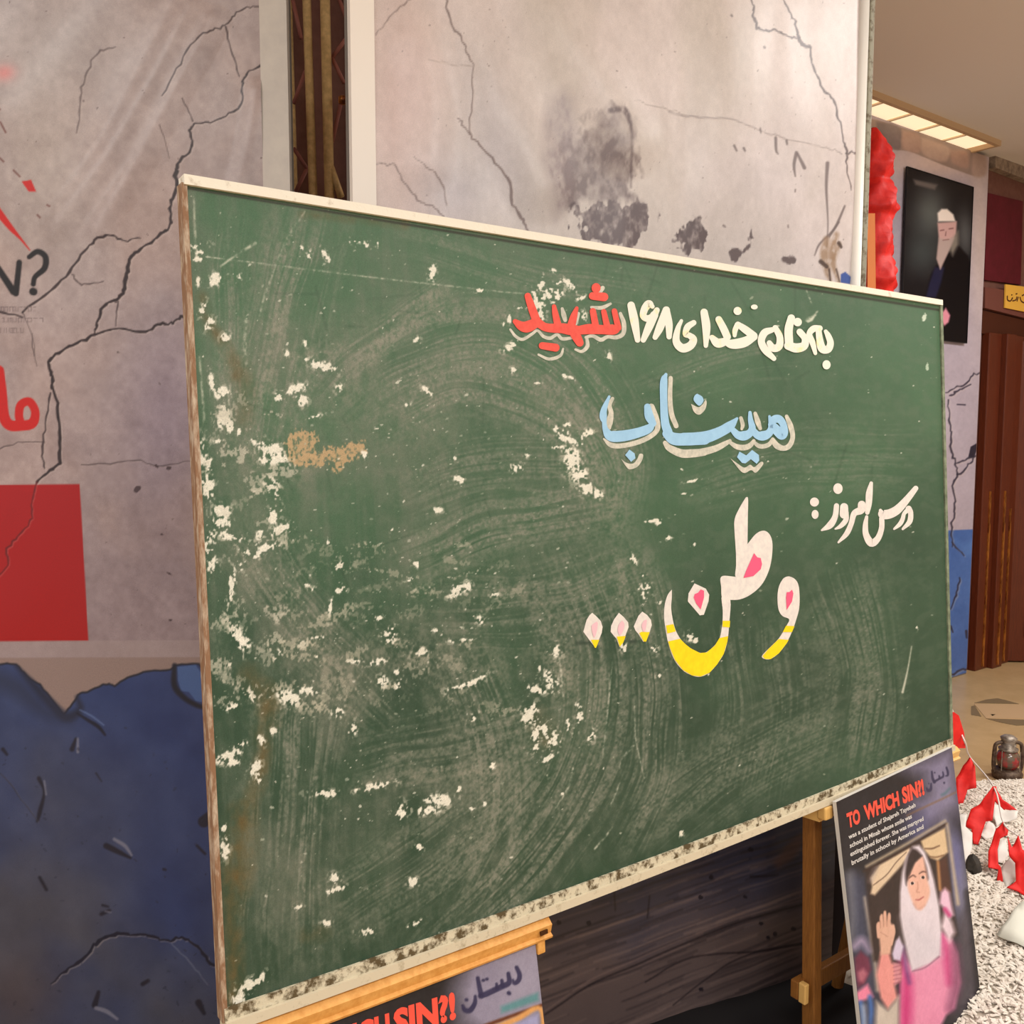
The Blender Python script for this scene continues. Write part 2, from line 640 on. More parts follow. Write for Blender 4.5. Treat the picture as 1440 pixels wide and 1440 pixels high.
# ---- left banner
U1 = np.array([math.cos(math.radians(1.0)), math.sin(math.radians(1.0)), 0])
N1 = np.array([U1[1], -U1[0], 0])
B1P = on_plane(407, 500, np.array([0, 2.1, 0]), np.array([0, 1.0, 0])); B1P[2] = 0
b1 = empty('printed_banner', B1P - U1 * 0.4, 'banner printed with cracked plaster over blue, a red square and black text, left of chalkboard', 'banner')
W1 = 0.92
u_b = (on_plane(372, 300, B1P, N1) - B1P) @ U1
s1 = vsheet(B1P, U1, W1, 2.62, 0.02, 400, 1040, umin=u_b - W1)
sh = (1040, 400)
n1 = fbm(sh, 160, 4, 1)
n2 = fbm(sh, 30, 4, 2)
n3 = fbm(sh, 6, 3, 3)
X, Y = s1.PX, s1.PY
base = np.array([168, 152, 149], np.float32)
t = np.clip((Y - 350) / 500, 0, 1)[..., None]
s1.col[:] = base * (1 - t) + np.array([150, 131, 134], np.float32) * t
warm = np.clip((n1 - 0.42) * 4, 0, 1)[..., None]
s1.col[:] = s1.col * (1 - .5 * warm) + np.array([176, 150, 140], np.float32) * .5 * warm
s1.blob(60, 60, 130, 100, (200, 196, 194), .35)
s1.blob(235, 590, 60, 160, (122, 106, 124), .5)
s1.blob(60, 220, 60, 120, (184, 170, 160), .5)
s1.col += ((n2 - .5) * 26 + (n3 - .5) * 22)[..., None]
z1 = crop(0, 0, 2.88); z2 = crop(0, 400, 2.88); z3 = crop(0, 900, 2.6666)
tx1 = 0.6 + 0.8 * fbm(sh, 5, 2, 5)


def crack(s, pts, k=1.0, col=CR, alpha=0.95, sd=0, tex=None):
    r = np.random.RandomState(sd + int(pts[0][0] * 7 + pts[0][1]))
    q = smoothpath([(p[0], p[1], (p[2] if len(p) > 2 else 2) * k) for p in pts], 5)
    q[1:-1, :2] += r.randn(len(q) - 2, 2) * 0.9
    q[:, 2] *= 0.55 + 0.6 * r.rand(len(q))
    s.line([tuple(a + (1.6, 1.6, 0)) for a in q], color=(205, 188, 178), alpha=alpha * .35, soft=.8, smooth=False)
    s.line([tuple(a) for a in q], color=col, alpha=alpha, soft=.8, smooth=False, tex=tex)


crack(s1, z1((1078, 258, 9), (1000, 300, 8), (985, 340, 10), (980, 420, 10), (930, 460, 8), (840, 495, 7), (785, 500, 9), (770, 540, 11), (775, 600, 12), (730, 650, 12), (710, 700, 18), (715, 760, 15), (690, 830, 13), (690, 910, 13), (650, 950, 12), (580, 1000, 11), (535, 1040, 14), (515, 1110, 16), (500, 1180, 18), (470, 1220, 14)))
crack(s1, z1((475, 1215, 12), (420, 1240, 12), (395, 1310, 12), (385, 1350, 8)))
crack(s1, z1((480, 1220, 8), (470, 1320, 5)), alpha=.7)
crack(s1, z2((200, 310, 12), (250, 270, 13), (330, 230, 13), (400, 200, 10), (480, 180, 9), (590, 190, 10), (650, 160, 12), (700, 155, 9), (730, 130, 10), (765, 150, 10)))
crack(s1, z2((195, 315, 10), (210, 380, 16), (215, 430, 13), (235, 520, 12), (240, 620, 12), (240, 720, 15), (190, 760, 12), (150, 800, 12)))
crack(s1, z2((205, 440, 9), (185, 560, 8), (170, 680, 9), (180, 745, 7)), alpha=.8)
crack(s1, z2((180, 640, 5), (90, 640, 5), (0, 665, 5)), alpha=.6)
crack(s1, z1((660, 390, 6), (720, 280, 7), (790, 170, 8), (850, 130, 7), (915, 105, 7), (950, 60, 6), (1000, 30, 6), (1060, 30, 4)), alpha=.75)
crack(s1, z1((915, 110, 7), (940, 220, 7), (970, 310, 7)), alpha=.7)
crack(s1, z1((470, 190, 5), (400, 220, 8), (350, 310, 8), (330, 400, 8), (310, 540, 6)), alpha=.45)
crack(s1, z1((740, 400, 6), (780, 490, 7)), alpha=.6)
crack(s1, z1((650, 510, 4), (685, 640, 4)), alpha=.5)
crack(s1, z1((90, 1265, 11), (200, 1180, 11), (280, 1100, 12), (340, 1020, 9), (400, 970, 10), (450, 955, 10), (500, 975, 7), (570, 965, 5)), alpha=.85)
crack(s1, z1((-40, 1252, 11), (90, 1285, 9)), alpha=.85)
crack(s1, z1((290, 1110, 6), (330, 1150, 8), (420, 1140, 5)), alpha=.6)
crack(s1, z1((90, 1265, 5), (125, 1350, 5), (140, 1440, 4)), alpha=.5)
crack(s1, z2((130, 200, 5), (150, 330, 4)), alpha=.4)
crack(s1, z2((330, 730, 5), (450, 725, 6), (560, 710, 5), (640, 735, 7), (780, 715, 4)), alpha=.5)
for x, y, rx, ry, a in ((635, 735, 12, 7, .7), (685, 743, 12, 9, -.3), (558, 828, 20, 11, -.7), (655, 1013, 9, 6, .2), (685, 1172, 14, 4, .5), (690, 1360, 8, 6, .2)):
    q = z2((x, y))[0]
    s1.flake(q[0], q[1], rx / 2.88, ry / 2.88, (70, 52, 56), .9, a, n3, .4)
for k in range(70):
    s1.flake(rng.uniform(0, 372), rng.uniform(0, 900), rng.uniform(.8, 2.2), rng.uniform(.6, 1.4), (96, 80, 78), rng.uniform(.3, .8), rng.uniform(0, 3), n3, .6)
# red splatter and writing
RED = (196, 22, 16)
s1.poly(z1((87, 735), (125, 728), (145, 775), (115, 775)), RED)
s1.line(z1((-30, 830, 34), (40, 920, 22), (80, 965, 10), (118, 1012, 4)), color=RED)
s1.blob(8, 104, 16, 12, (226, 132, 128), .7)
for a in ((10, 500, 30, 540), (0, 640, 15, 655), (55, 690, 80, 715), (0, 440, 10, 450), (190, 830, 200, 835), (150, 870, 160, 880)):
    s1.line(z1((a[0], a[1]), (a[2], a[3])), 2.6, (110, 66, 60), .8, smooth=False)
INK = (26, 20, 22)
for st in ([(-22, 1190, 24), (-22, 1070, 24)], [(-22, 1068, 24), (52, 1180, 28)], [(62, 1188, 24), (75, 1062, 22)],
           [(115, 1040, 18), (150, 1018, 22), (182, 1040, 24), (178, 1085, 24), (140, 1120, 20), (132, 1150, 20)], [(131, 1180, 30), (134, 1181, 30)]):
    s1.line(z1(*st), color=INK, soft=1.0)
r = np.random.RandomState(5)
for yy, xe in ((1251, 172), (1296, 175), (1338, 118)):
    x = -40
    while x < xe:
        wd = r.uniform(10, 26)
        if x + wd > xe + 8: break
        for st in ([(x, yy - 9), (x, yy + 9)], [(x, yy + 8), (x + wd * .5, yy + 8)], [(x + wd * .6, yy - 8), (x + wd * .6, yy + 8)], [(x, yy - 8), (x + wd * .6, yy - 8)]):
            if r.rand() < .75:
                s1.line(z1(*st), 1.1, (120, 104, 104), .8, .6, smooth=False)
        x += wd
s1.line(z2((-6, 350, 44), (4, 440, 46), (14, 530, 44), (36, 568, 44), (80, 572, 42), (130, 562, 40), (142, 515, 34), (118, 475, 34), (84, 488, 34), (76, 530, 34), (84, 565, 34)), color=RED, soft=.8)
s1.poly([(-300, 684), (112, 681), (124.3, 901), (-300, 905)], (166, 8, 10))
crack(s1, z2((150, 800, 8), (130, 880, 7), (125, 960, 7), (60, 1030, 7), (25, 1080, 9), (30, 1140, 7), (-20, 1200, 7)), col=(96, 12, 16), alpha=.8)
s1.poly([(-300, 904), (124, 901), (300, 900), (380, 900), (380, 923.5), (300, 924), (-300, 927)], (166, 148, 146), .55)
# below the seam: torn plaster over blue
s1.poly([(-300, 927), (380, 923.5), (380, 1700), (-300, 1700)], (146, 124, 118))
torn = z3((-500, 60), (-200, 120), (0, 90), (60, 95), (100, 135), (150, 170), (200, 230), (240, 275), (270, 240), (300, 200), (340, 190), (400, 165), (430, 170), (480, 140), (560, 115), (640, 110), (665, 92), (740, 90), (780, 100), (1000, 120))
tr2 = smoothpath([(a, b) for a, b in torn], 4)
tr2[:, 1] += rng.randn(len(tr2)) * .8
BLUE = (44, 60, 108)
s1.poly([tuple(q) for q in tr2] + [(400, 1800), (-300, 1800)], BLUE)
low = np.clip((Y - 925) / 40, 0, 1)
g = np.clip(((Y - 1000) / 420) + (200 - X) / 380, 0, 1) * np.clip(n1 * 1.8 - .2, 0, 1)
msk = (Y > np.interp(X, tr2[:, 0], tr2[:, 1]))
gm = (g * msk * .85)[..., None]
s1.col[:] = s1.col * (1 - gm) + np.array([80, 78, 86], np.float32) * gm
s1.col += (msk * ((n2 - .5) * 22))[..., None]
s1.line([tuple(q) for q in tr2], 2.6, (22, 22, 34), .9, 1.0, smooth=False)
dk = z3((60, 100, 10), (130, 175, 26), (200, 250, 34), (250, 290, 34), (300, 260, 26), (290, 215, 12))
s1.line(dk, color=(30, 34, 56), alpha=.85, soft=4)
s1.line(z3((-60, 130, 60), (60, 180, 70), (160, 265, 50), (260, 300, 30)), color=(38, 44, 68), alpha=.6, soft=10)
s1.line(z3((290, 275, 8), (330, 300, 12), (370, 325, 14), (395, 355, 8)), color=(20, 24, 46), soft=1.2)
s1.line(z3((300, 262, 6), (345, 285, 8), (390, 318, 6)), color=(92, 112, 158), alpha=.7)
s1.poly(z3((665, 100), (735, 92), (760, 130), (780, 150), (780, 235), (735, 228), (710, 195), (680, 190), (668, 150)), (70, 96, 148))
s1.line(z3((655, 95, 16), (655, 170, 22), (690, 215, 20), (740, 245, 18), (785, 255, 14)), color=(20, 22, 40), soft=2)
for st in ([(145, 520, 16), (165, 570, 10), (150, 640, 16), (140, 680, 10)], [(270, 410, 18), (285, 370, 10)], [(400, 770, 22), (440, 790, 20), (490, 815, 10)], [(385, 995, 10), (405, 1000, 8)], [(380, 1028, 14), (410, 1015, 12)],
           [(150, 890, 12), (175, 935, 12)], [(535, 1290, 16), (555, 1278, 14)], [(355, 1370, 22), (370, 1320, 14)], [(745, 1360, 26), (765, 1400, 14)], [(765, 680, 44), (780, 660, 30)], [(740, 770, 10), (770, 800, 10)], [(10, 410, 14), (25, 430, 10)], [(360, 500, 6), (380, 530, 4)], [(615, 858, 10), (622, 860, 8)]):
    s1.line(z3(*st), color=(24, 24, 40), alpha=.85, soft=1.4)
for st in ([(430, 745, 12), (470, 770, 14), (495, 805, 8)], [(165, 530, 6), (172, 580, 6)], [(292, 370, 8), (292, 420, 10)], [(360, 1380, 14), (400, 1392, 16), (440, 1420, 10)], [(395, 1018, 5), (415, 1022, 5)]):
    s1.line(z3(*st), color=(128, 128, 146), alpha=.8, soft=1.2)
crack(s1, z3((190, 1290, 5), (260, 1230, 12), (330, 1180, 14), (370, 1130, 14), (440, 1100, 14), (500, 1108, 10), (560, 1110, 10), (630, 1130, 10), (680, 1118, 10), (740, 1150, 12), (790, 1215, 12), (840, 1220, 10)), col=(18, 22, 44))
crack(s1, z3((0, 500, 5), (80, 600, 5), (140, 680, 4)), col=(30, 32, 50), alpha=.6)
crack(s1, z3((640, 1140, 5), (720, 1220, 5), (775, 1290, 4)), col=(96, 108, 140), alpha=.5)
for k in range(120):
    s1.flake(rng.uniform(-20, 330), rng.uniform(1000, 1440), rng.uniform(1, 4), rng.uniform(.6, 2), (36, 40, 62), rng.uniform(.2, .6), rng.uniform(0, 3), n3, .7)
s1.blob(25, 1400, 60, 60, (84, 62, 58), .35)
# folds in the vinyl
for pts, w, h in (([(268, 10), (205, 130), (150, 225), (80, 318)], 30, .0075), ([(300, 30), (245, 130), (195, 225), (140, 322)], 28, .007),
                  ([(362, 130), (352, 200), (338, 262)], 26, .006), ([(150, -20), (90, 60), (30, 150)], 90, .012)):
    s1.ridge(pts, w, h)
s1.disp += ((fbm(sh, 110, 2, 8) - .5) * .008).astype(np.float32)
s1.build('print_sheet', m_print, b1, N1)
ue = (on_plane(407, 200, B1P, N1) - B1P) @ U1
bd = MB()
pa, pb = on_plane(371, 0, B1P, N1), on_plane(380.5, 280, B1P, N1)
ub = (pa - B1P) @ U1
MB().box(B1P + U1 * (u_b - .001) - N1 * .02, U1 * (ue - u_b + .001), N1 * .023, ZUP * 2.62).build('white_border', m_border, b1)
MB().box(B1P + U1 * (u_b - W1) - N1 * .04, U1 * (ue - u_b + W1), N1 * .018, ZUP * 2.62).build('backing', m_back, b1)

# ---- middle banner
B2K = 0.95 * CAM_H / 1.6


def b2pt(x, iz):
    Z = B2K / iz
    P = CAMP + ray(x, 609.5) * Z
    P[2] = 0
    return P


Pa, Pb = b2pt(495, .473), b2pt(1222, .363)
W2 = np.linalg.norm(Pb - Pa)
U2 = (Pb - Pa) / W2
N2 = np.array([U2[1], -U2[0], 0])
b2 = empty('printed_banner', (Pa + Pb) / 2, 'tall pale banner printed with cracked peeling plaster, directly behind the chalkboard', 'banner')
u_l = (on_plane(527, 150, Pa, N2) - Pa) @ U2
u_r = (on_plane(1207, 150, Pa, N2) - Pa) @ U2
NR2, NC2 = 860, 560
s2 = vsheet(Pa, U2, u_r - u_l, 2.75, 0.004, NC2, NR2, umin=u_l)
sh = (NR2, NC2)
n1 = fbm(sh, 140, 4, 21); n2 = fbm(sh, 26, 4, 22); n3 = fbm(sh, 5, 3, 23)
X, Y = s2.PX, s2.PY
s2.col[:] = np.array([212, 200, 196], np.float32)
k = np.clip((n1 - .4) * 4, 0, 1)[..., None]
s2.col[:] = s2.col * (1 - .6 * k) + np.array([192, 182, 172], np.float32) * .6 * k
s2.blob(560, 150, 60, 220, (206, 176, 170), .6)
s2.blob(1080, 260, 120, 120, (196, 188, 192), .5)
s2.blob(700, 200, 40, 120, (178, 172, 180), .45, -.3)
s2.blob(640, 270, 50, 60, (180, 176, 188), .45)
s2.col += ((n2 - .5) * 16 + (n3 - .5) * 14)[..., None]
z4 = crop(480, 0, 2.88); z5 = crop(940, 0, 2.88)
C2 = (110, 94, 92)
crack(s2, z4((415, -10, 8), (440, 100, 8), (480, 160, 7), (505, 220, 6), (525, 275, 5), (525, 400, 5), (520, 530, 6), (545, 575, 8), (620, 660, 10), (680, 740, 11), (695, 830, 12), (735, 890, 12), (755, 940, 12)), col=C2, alpha=.8)
crack(s2, z4((470, 480, 7), (520, 545, 9)), col=C2, alpha=.7)
crack(s2, z4((140, 665, 6), (215, 670, 6), (250, 740, 6), (310, 810, 7), (370, 835, 7), (415, 880, 7)), col=C2, alpha=.7)
crack(s2, z4((290, 640, 4), (350, 690, 6), (405, 740, 8), (425, 830, 5)), col=C2, alpha=.6)
crack(s2, z4((140, 140, 6), (200, 70, 6), (260, 10, 7), (300, -10, 5)), col=C2, alpha=.6)
crack(s2, z4((345, 250, 3), (430, 260, 4), (525, 272, 4)), col=(150, 134, 128), alpha=.5)
crack(s2, z4((1180, 410, 3), (1300, 440, 4), (1440, 475, 4)), col=(140, 126, 122), alpha=.6)
# worn patch in the middle
rg2 = np.clip(.5 + (fbm(sh, 9, 3, 26) - .5) * 2.2, 0, 1)
W_ = (.25 + .9 * n3) * np.clip(n2 * 1.7 - .25, 0, 1.2)
s2.poly(z4((1060, 445), (1140, 440), (1170, 490), (1185, 600), (1175, 760), (1210, 830), (1000, 830), (940, 830), (880, 700), (930, 560)), (112, 98, 98), .9, 7, tex=np.clip(W_ * 1.5, 0, 1), rag=(rg2, 20))
s2.poly(z4((840, 390), (900, 360), (940, 400), (960, 600), (940, 820), (870, 900), (800, 640)), (140, 126, 128), .75, 10, tex=np.clip(W_ * 1.2, 0, 1))
s2.poly(z4((960, 850), (1020, 815), (1120, 830), (1200, 815), (1250, 860), (1268, 900), (1200, 980), (1100, 1010), (1000, 980), (955, 920)), (92, 78, 80), .95, 1.5, tex=np.clip(.1 + n3 * 1.6, 0, 1), rag=(rg2, 26))
s2.line(z4((1080, 455, 20), (1130, 450, 26), (1155, 490, 20), (1165, 560, 8), (1170, 760, 6)), color=(96, 82, 84), alpha=.85, soft=2, tex=np.clip(n3 * 2 - .2, 0, 1))
s2.poly(z4((1340, 960), (1385, 930), (1390, 890), (1440, 880), (1480, 880)), (96, 84, 84), .9, 1.5, tex=np.clip(.1 + n3 * 1.6, 0, 1), rag=(rg2, 16))
DK = (92, 80, 82)
s2.poly(z5((0, 965), (60, 930), (65, 895), (120, 885), (140, 920), (178, 945), (150, 1000), (120, 1025), (60, 1010), (0, 990)), DK, .95, 1.2, tex=np.clip(.1 + n3 * 1.6, 0, 1), rag=(rg2, 18))
s2.poly(z5((255, 1020), (300, 1015), (320, 985), (315, 945), (330, 935), (348, 965), (330, 1000), (290, 1045), (265, 1050)), DK, .9, 1, rag=(rg2, 9))
s2.poly(z5((450, 1045), (480, 1030), (505, 1055), (510, 1075), (455, 1065)), DK, .9, 1, rag=(rg2, 8))
for st in ([(325, -10, 8), (335, 60, 10), (345, 110, 14), (380, 130, 10), (430, 125, 8), (480, 150, 8), (525, 155, 10)], [(455, -10, 6), (490, 60, 8), (515, 110, 10), (530, 165, 16), (575, 195, 14), (580, 240, 8), (610, 310, 9), (630, 360, 10), (670, 400, 9), (690, 480, 8), (710, 570, 8), (718, 625, 9), (725, 700, 6), (740, 770, 4)], [(718, 622, 8), (755, 620, 9)]):
    crack(s2, z5(*st), col=(84, 72, 74), alpha=.85)
crack(s2, z5((0, 455, 6), (120, 478, 7), (250, 490, 6), (360, 530, 6), (450, 555, 6), (560, 585, 5), (660, 600, 6), (700, 625, 5)), col=(140, 128, 128), alpha=.6)
for st in ([(430, 560, 12), (432, 610, 10), (440, 625, 5)], [(515, 620, 14), (505, 670, 12), (510, 715, 6)], [(520, 625, 10), (548, 680, 16)], [(645, 660, 14), (640, 760, 10), (645, 900, 5), (640, 1000, 5)], [(475, 572, 10), (477, 585, 8)], [(255, 595, 10), (265, 615, 8)], [(295, 605, 10), (300, 615, 8)], [(365, 525, 8), (368, 540, 6)], [(713, 835, 8), (680, 910, 10), (650, 960, 8)], [(690, 900, 6), (660, 940, 8), (610, 990, 8), (590, 1035, 4)], [(240, 72, 8), (243, 75, 8)], [(380, 195, 10), (383, 197, 10)], [(510, 770, 6), (509, 778, 5)], [(480, 915, 6), (481, 922, 5)], [(218, 915, 8), (225, 920, 6)]):
    s2.line(z5(*st), color=(104, 92, 92), alpha=.8, soft=1)
for st in ([(640, 970, 26), (630, 1040, 34), (650, 1130, 20)], [(680, 950, 20), (660, 1040, 26), (690, 1140, 14)], [(690, 990, 20), (665, 1060, 20)]):
    s2.line(z5(*st), color=(150, 122, 98), alpha=.8, soft=2.5, tex=np.clip(n3 * 2 - .1, 0, 1))
for st in ([(615, 1060, 18), (640, 1080, 16)], [(650, 1090, 8), (655, 1140, 8)], [(690, 985, 16), (700, 1000, 12)], [(680, 1090, 6), (695, 1140, 5)]):
    s2.line(z5(*st), color=(70, 56, 52), alpha=.85, soft=1)
s2.poly(z5((700, 1110), (720, 1100), (745, 1120), (740, 1150), (700, 1145)), (66, 92, 158))
for k in range(160):
    s2.flake(rng.uniform(530, 1200), rng.uniform(0, 420), rng.uniform(.6, 1.8), rng.uniform(.5, 1.2), (140, 126, 124), rng.uniform(.3, .8), rng.uniform(0, 3), n3, .6)
# lower part of the print: dark blue over brown boards
seam = np.interp(X, [480, 1240], [760, 700])
lowm = np.clip((Y - seam) / 14, 0, 1)[..., None]
tone = np.clip((Y - (1250 - .12 * (X - 740))) / 110 + (n1 - .5) * 1.1, 0, 1)[..., None]
lowc = np.array([54, 54, 72], np.float32) * (1 - tone) + np.array([88, 74, 72], np.float32) * tone
s2.col[:] = s2.col * (1 - lowm) + lowc * lowm
r = np.random.RandomState(9)
for k in range(260):
    x = r.uniform(700, 1190); y = r.uniform(1150, 1460) + (1190 - x) * .12
    L = r.uniform(40, 220)
    sl = -.33 - .0004 * (y - 1200)
    br = r.rand() < .45
    s2.line([(x - L / 2, y - sl * L / 2 - 0 + sl * 0), (x, y + r.uniform(-2, 2)), (x + L / 2, y + sl * L / 2)], r.uniform(1, 4), (124, 104, 98) if br else (34, 28, 32), r.uniform(.15, .5), 1.5)
z7 = crop(740, 1080, 3.0)
for st in ([(80, 1040, 6), (300, 900, 8), (600, 770, 8), (900, 650, 8), (1190, 570, 6)], [(500, 900, 5), (700, 800, 6), (1000, 770, 7), (1190, 735, 5)], [(620, 1000, 4), (900, 800, 5), (1190, 740, 8)], [(370, 500, 6), (375, 600, 4)], [(520, 540, 5), (510, 630, 4)], [(950, 460, 10), (1060, 450, 5)]):
    s2.line(z7(*st), color=(26, 20, 24), alpha=.75, soft=1.4)
for st in ([(80, 1025, 4), (300, 880, 5), (600, 748, 5), (900, 632, 5), (1190, 552, 4)], [(930, 800, 4), (1060, 770, 5), (1190, 750, 4)]):
    s2.line(z7(*st), color=(122, 100, 94), alpha=.6, soft=1.4)
for x, y in ((950, 345), (780, 460), (925, 545), (735, 545), (265, 655), (140, 655), (1050, 700), (1020, 715), (1130, 680), (740, 935), (990, 655)):
    q = z7((x, y))[0]
    s2.flake(q[0], q[1], 4, 3.4, (26, 22, 30), .85, .4, n3, .4)
s2.poly(z7((1040, 400), (1100, 320), (1160, 270), (1180, 300), (1120, 390), (1060, 425)), (92, 62, 52), .6, 4)
s2.poly(z7((500, 1250), (800, 1085), (900, 1010), (1000, 960), (1200, 915), (1300, 900), (1300, 1500), (500, 1500)), (26, 22, 24), .95, 4)
s2.line(z7((900, 1090, 5), (1000, 1040, 6), (1180, 985, 5)), color=(92, 84, 82), alpha=.6, soft=1.2)
for pts, w, h in (([(640, -20), (665, 60), (700, 150), (760, 260)], 60, .011), ([(745, -20), (800, 60), (850, 130), (880, 200)], 60, .011), ([(590, 60), (605, 140), (600, 230)], 50, .009), ([(1000, -40), (1015, 100), (1000, 260)], 160, .008)):
    s2.ridge(pts, w, h)
s2.disp += ((fbm(sh, 120, 2, 28) - .5) * .008 + (fbm(sh, 70, 2, 29, ax=.8, ay=3) - .5) * .012).astype(np.float32)
s2.build('print_sheet', m_print, b2, N2)
m_bw = mat('banner_clean_border', (238, 228, 216), 0.45, 0.35)
ul0 = (on_plane(493.5, 150, Pa, N2) - Pa) @ U2
ur1 = (on_plane(1216, 150, Pa, N2) - Pa) @ U2
MB().box(Pa + U2 * ul0 - N2 * .02, U2 * (u_l - ul0), N2 * .024, ZUP * 2.75).build('white_border', m_bw, b2)
m_bpole = mat('white_edge_pole', (236, 230, 220), 0.35, 0.4)
pc = Pa + U2 * (u_r + .011) - N2 * .004
MB().tube([pc + ZUP * .72, pc + ZUP * 2.75], .0145, 16).build('edge_pole', m_bpole, b2, smooth=True)
m_gbar = mat('worn_grey_green_bar', (150, 146, 128), 0.6, 0.3, noise=(104, 92, 72), scale=60, contrast=(.5, .62))
MB().box(Pa + U2 * (u_r + .026) - N2 * .018 + ZUP * .72, U2 * .016, N2 * .024, ZUP * 2.03).build('frame_bar', m_gbar, b2, bevel=.003)
MB().box(Pa + U2 * u_r - N2 * .02, U2 * .045, N2 * .02, ZUP * .715).build('dark_hem', mat('dark_hem_cloth', (40, 32, 34), .8, .2), b2)
MB().box(Pa + U2 * ul0 - N2 * .045, U2 * (u_r + .03 - ul0), N2 * .02, ZUP * 2.74).build('backing', m_back, b2)

fc = MB().prism(px_poly([(640, 1560), (740, 1490), (1218, 1345), (1225, 1420), (1160, 1620)], FLOOR0, ZUP), ZUP * .004).build('floor_cloth', mat('black_floor_cloth', (22, 19, 20), .8, .2))
tag(fc, 'black cloth spread on the floor beneath the two easels', 'cloth')

# ---- far banner on the back wall
b3 = empty('printed_banner', wallp(-.5, .03, 0), 'narrow lilac and blue banner with printed stone blocks on the far wall', 'banner')
P3 = WALL0 + NH * .05
uR = (on_plane(1383, 400, P3, NH) - P3) @ UH
uL = (on_plane(1205, 200, P3, NH) - P3) @ UH
NR3, NC3 = 620, 170
s3 = vsheet(P3, UH, uR - uL, CEIL_H - .02, .01, NC3, NR3, umin=uL)
sh = (NR3, NC3)
n1 = fbm(sh, 60, 4, 31); n2 = fbm(sh, 14, 3, 32); n3 = fbm(sh, 3, 2, 33)
s3.col[:] = np.array([176, 164, 176], np.float32)
s3.blob(1245, 320, 30, 120, (150, 144, 158), .7)
s3.blob(1378, 330, 16, 120, (226, 204, 190), .6)
s3.blob(1310, 230, 70, 24, (222, 196, 184), .7)
z6 = crop(1190, 150, 3.6); z8 = crop(1190, 550, 3.2)
s3.poly(z6((60, 60), (150, 65), (330, 120), (700, 230), (700, 340), (640, 350), (500, 300), (320, 225), (210, 215), (150, 130)), (150, 130, 124))
for p in ([(150, 75), (270, 105), (272, 215), (200, 190), (160, 130)], [(285, 120), (370, 145), (372, 230), (300, 220), (280, 190)], [(380, 155), (515, 205), (512, 270), (460, 275), (385, 235)], [(525, 215), (610, 230), (615, 310), (540, 285)], [(640, 235), (705, 250), (705, 345), (640, 345)]):
    s3.poly(z6(*p), ((172, 142, 132), (182, 156, 146), (118, 104, 108))[random.randint(0, 1) if p[0][0] > 200 else 2], 1, 2, smooth=True)
s3.poly([(1200, 749), (1329, 746), (1420, 742), (1420, 1200), (1200, 1200)], (70, 104, 168))
s3.col += ((n1 - .5) * 16 + (n2 - .5) * 14 + (n3 - .5) * 10)[..., None]
BK = (38, 34, 50)
crack(s3, [(1330, 552, 1.8), (1345, 545, 1.8), (1358, 540, 2), (1368, 528, 1.6), (1378, 524, 1.4)], col=BK)
for st in ([(460, 40, 6), (465, 110, 8), (472, 190, 10), (470, 260, 10), (490, 320, 9), (500, 370, 8), (480, 430, 10), (490, 510, 8), (480, 580, 8), (472, 640, 8), (478, 700, 6)], [(495, 325, 8), (545, 305, 9), (590, 290, 8)], [(500, 375, 8), (550, 330, 8), (570, 305, 8)], [(465, 20, 9), (500, 0, 10), (560, -30, 6)], [(470, 980, 6), (495, 920, 8), (510, 840, 6)], [(475, 1275, 8), (520, 1255, 9), (565, 1250, 6)], [(475, 680, 6), (530, 740, 7)]):
    crack(s3, z8(*st), col=BK, alpha=.85)
s3.poly(z8((550, 295), (560, 250), (600, 228), (575, 300)), BK)
for st in ([(470, 1060, 12), (480, 1085, 6)], [(540, 1080, 12), (542, 1110, 8)], [(500, 60, 6), (535, 62, 7)]):
    s3.line(z8(*st), color=BK, alpha=.8)
s3.poly(z8((480, 660), (530, 690), (575, 660), (575, 740), (540, 740)), (92, 132, 194), .5, 4)
s3.build('print_sheet', print_mat('far_banner_print', .35, .4, .08, 400), b3, NH)
MB().box(P3 + UH * uL - NH * .03, UH * (uR - uL), NH * .028, ZUP * (CEIL_H - .02)).build('backing', m_back, b3)

# ---- portrait hanging on the far banner
P4 = WALL0 + NH * .07
por = empty('framed_portrait', on_plane(1320, 480, P4, NH), 'dark portrait poster of a person in white turban and black robe on the far banner', 'portrait')
qa, qb = on_plane(1276, 237, P4, NH), on_plane(1368.5, 262, P4, NH)
ua, ub_ = (qa - P4) @ UH, (qb - P4) @ UH
zt, zb = (qa[2] + qb[2]) / 2, on_plane(1350, 481, P4, NH)[2]
s4 = vsheet(P4, UH, ub_ - ua, zt, zb, 110, 240, umin=ua)
sh = (240, 110)
s4.col[:] = np.array([24, 21, 24], np.float32)
n1 = fbm(sh, 30, 4, 41)
z9 = crop(1260, 220, 5.143)
s4.blob(1308, 300, 26, 40, (96, 100, 98), .9)  # these grey blobs paint reflected glow and side glare into the print
s4.blob(1298, 355, 26, 30, (70, 76, 76), .8)
s4.blob(1357, 330, 12, 34, (110, 112, 112), .7)
s4.col += ((n1 - .5) * 12)[..., None]
s4.poly(z9((215, 1000), (250, 860), (290, 790), (330, 760), (380, 700), (450, 640), (520, 720), (570, 900), (570, 1360), (0, 1360), (180, 1040)), (14, 11, 15), 1, 2)
s4.poly(z9((215, 1020), (240, 920), (280, 800), (350, 800), (330, 900), (290, 1020)), (34, 34, 62), .9, 2)
s4.poly(z9((300, 480), (440, 470), (435, 560), (400, 640), (355, 740), (320, 815), (295, 740), (310, 600)), (200, 160, 156), 1, 1.5)
s4.poly(z9((305, 470), (300, 410), (330, 380), (370, 380), (415, 420), (430, 470), (360, 470)), (240, 226, 216), 1, 1.5)
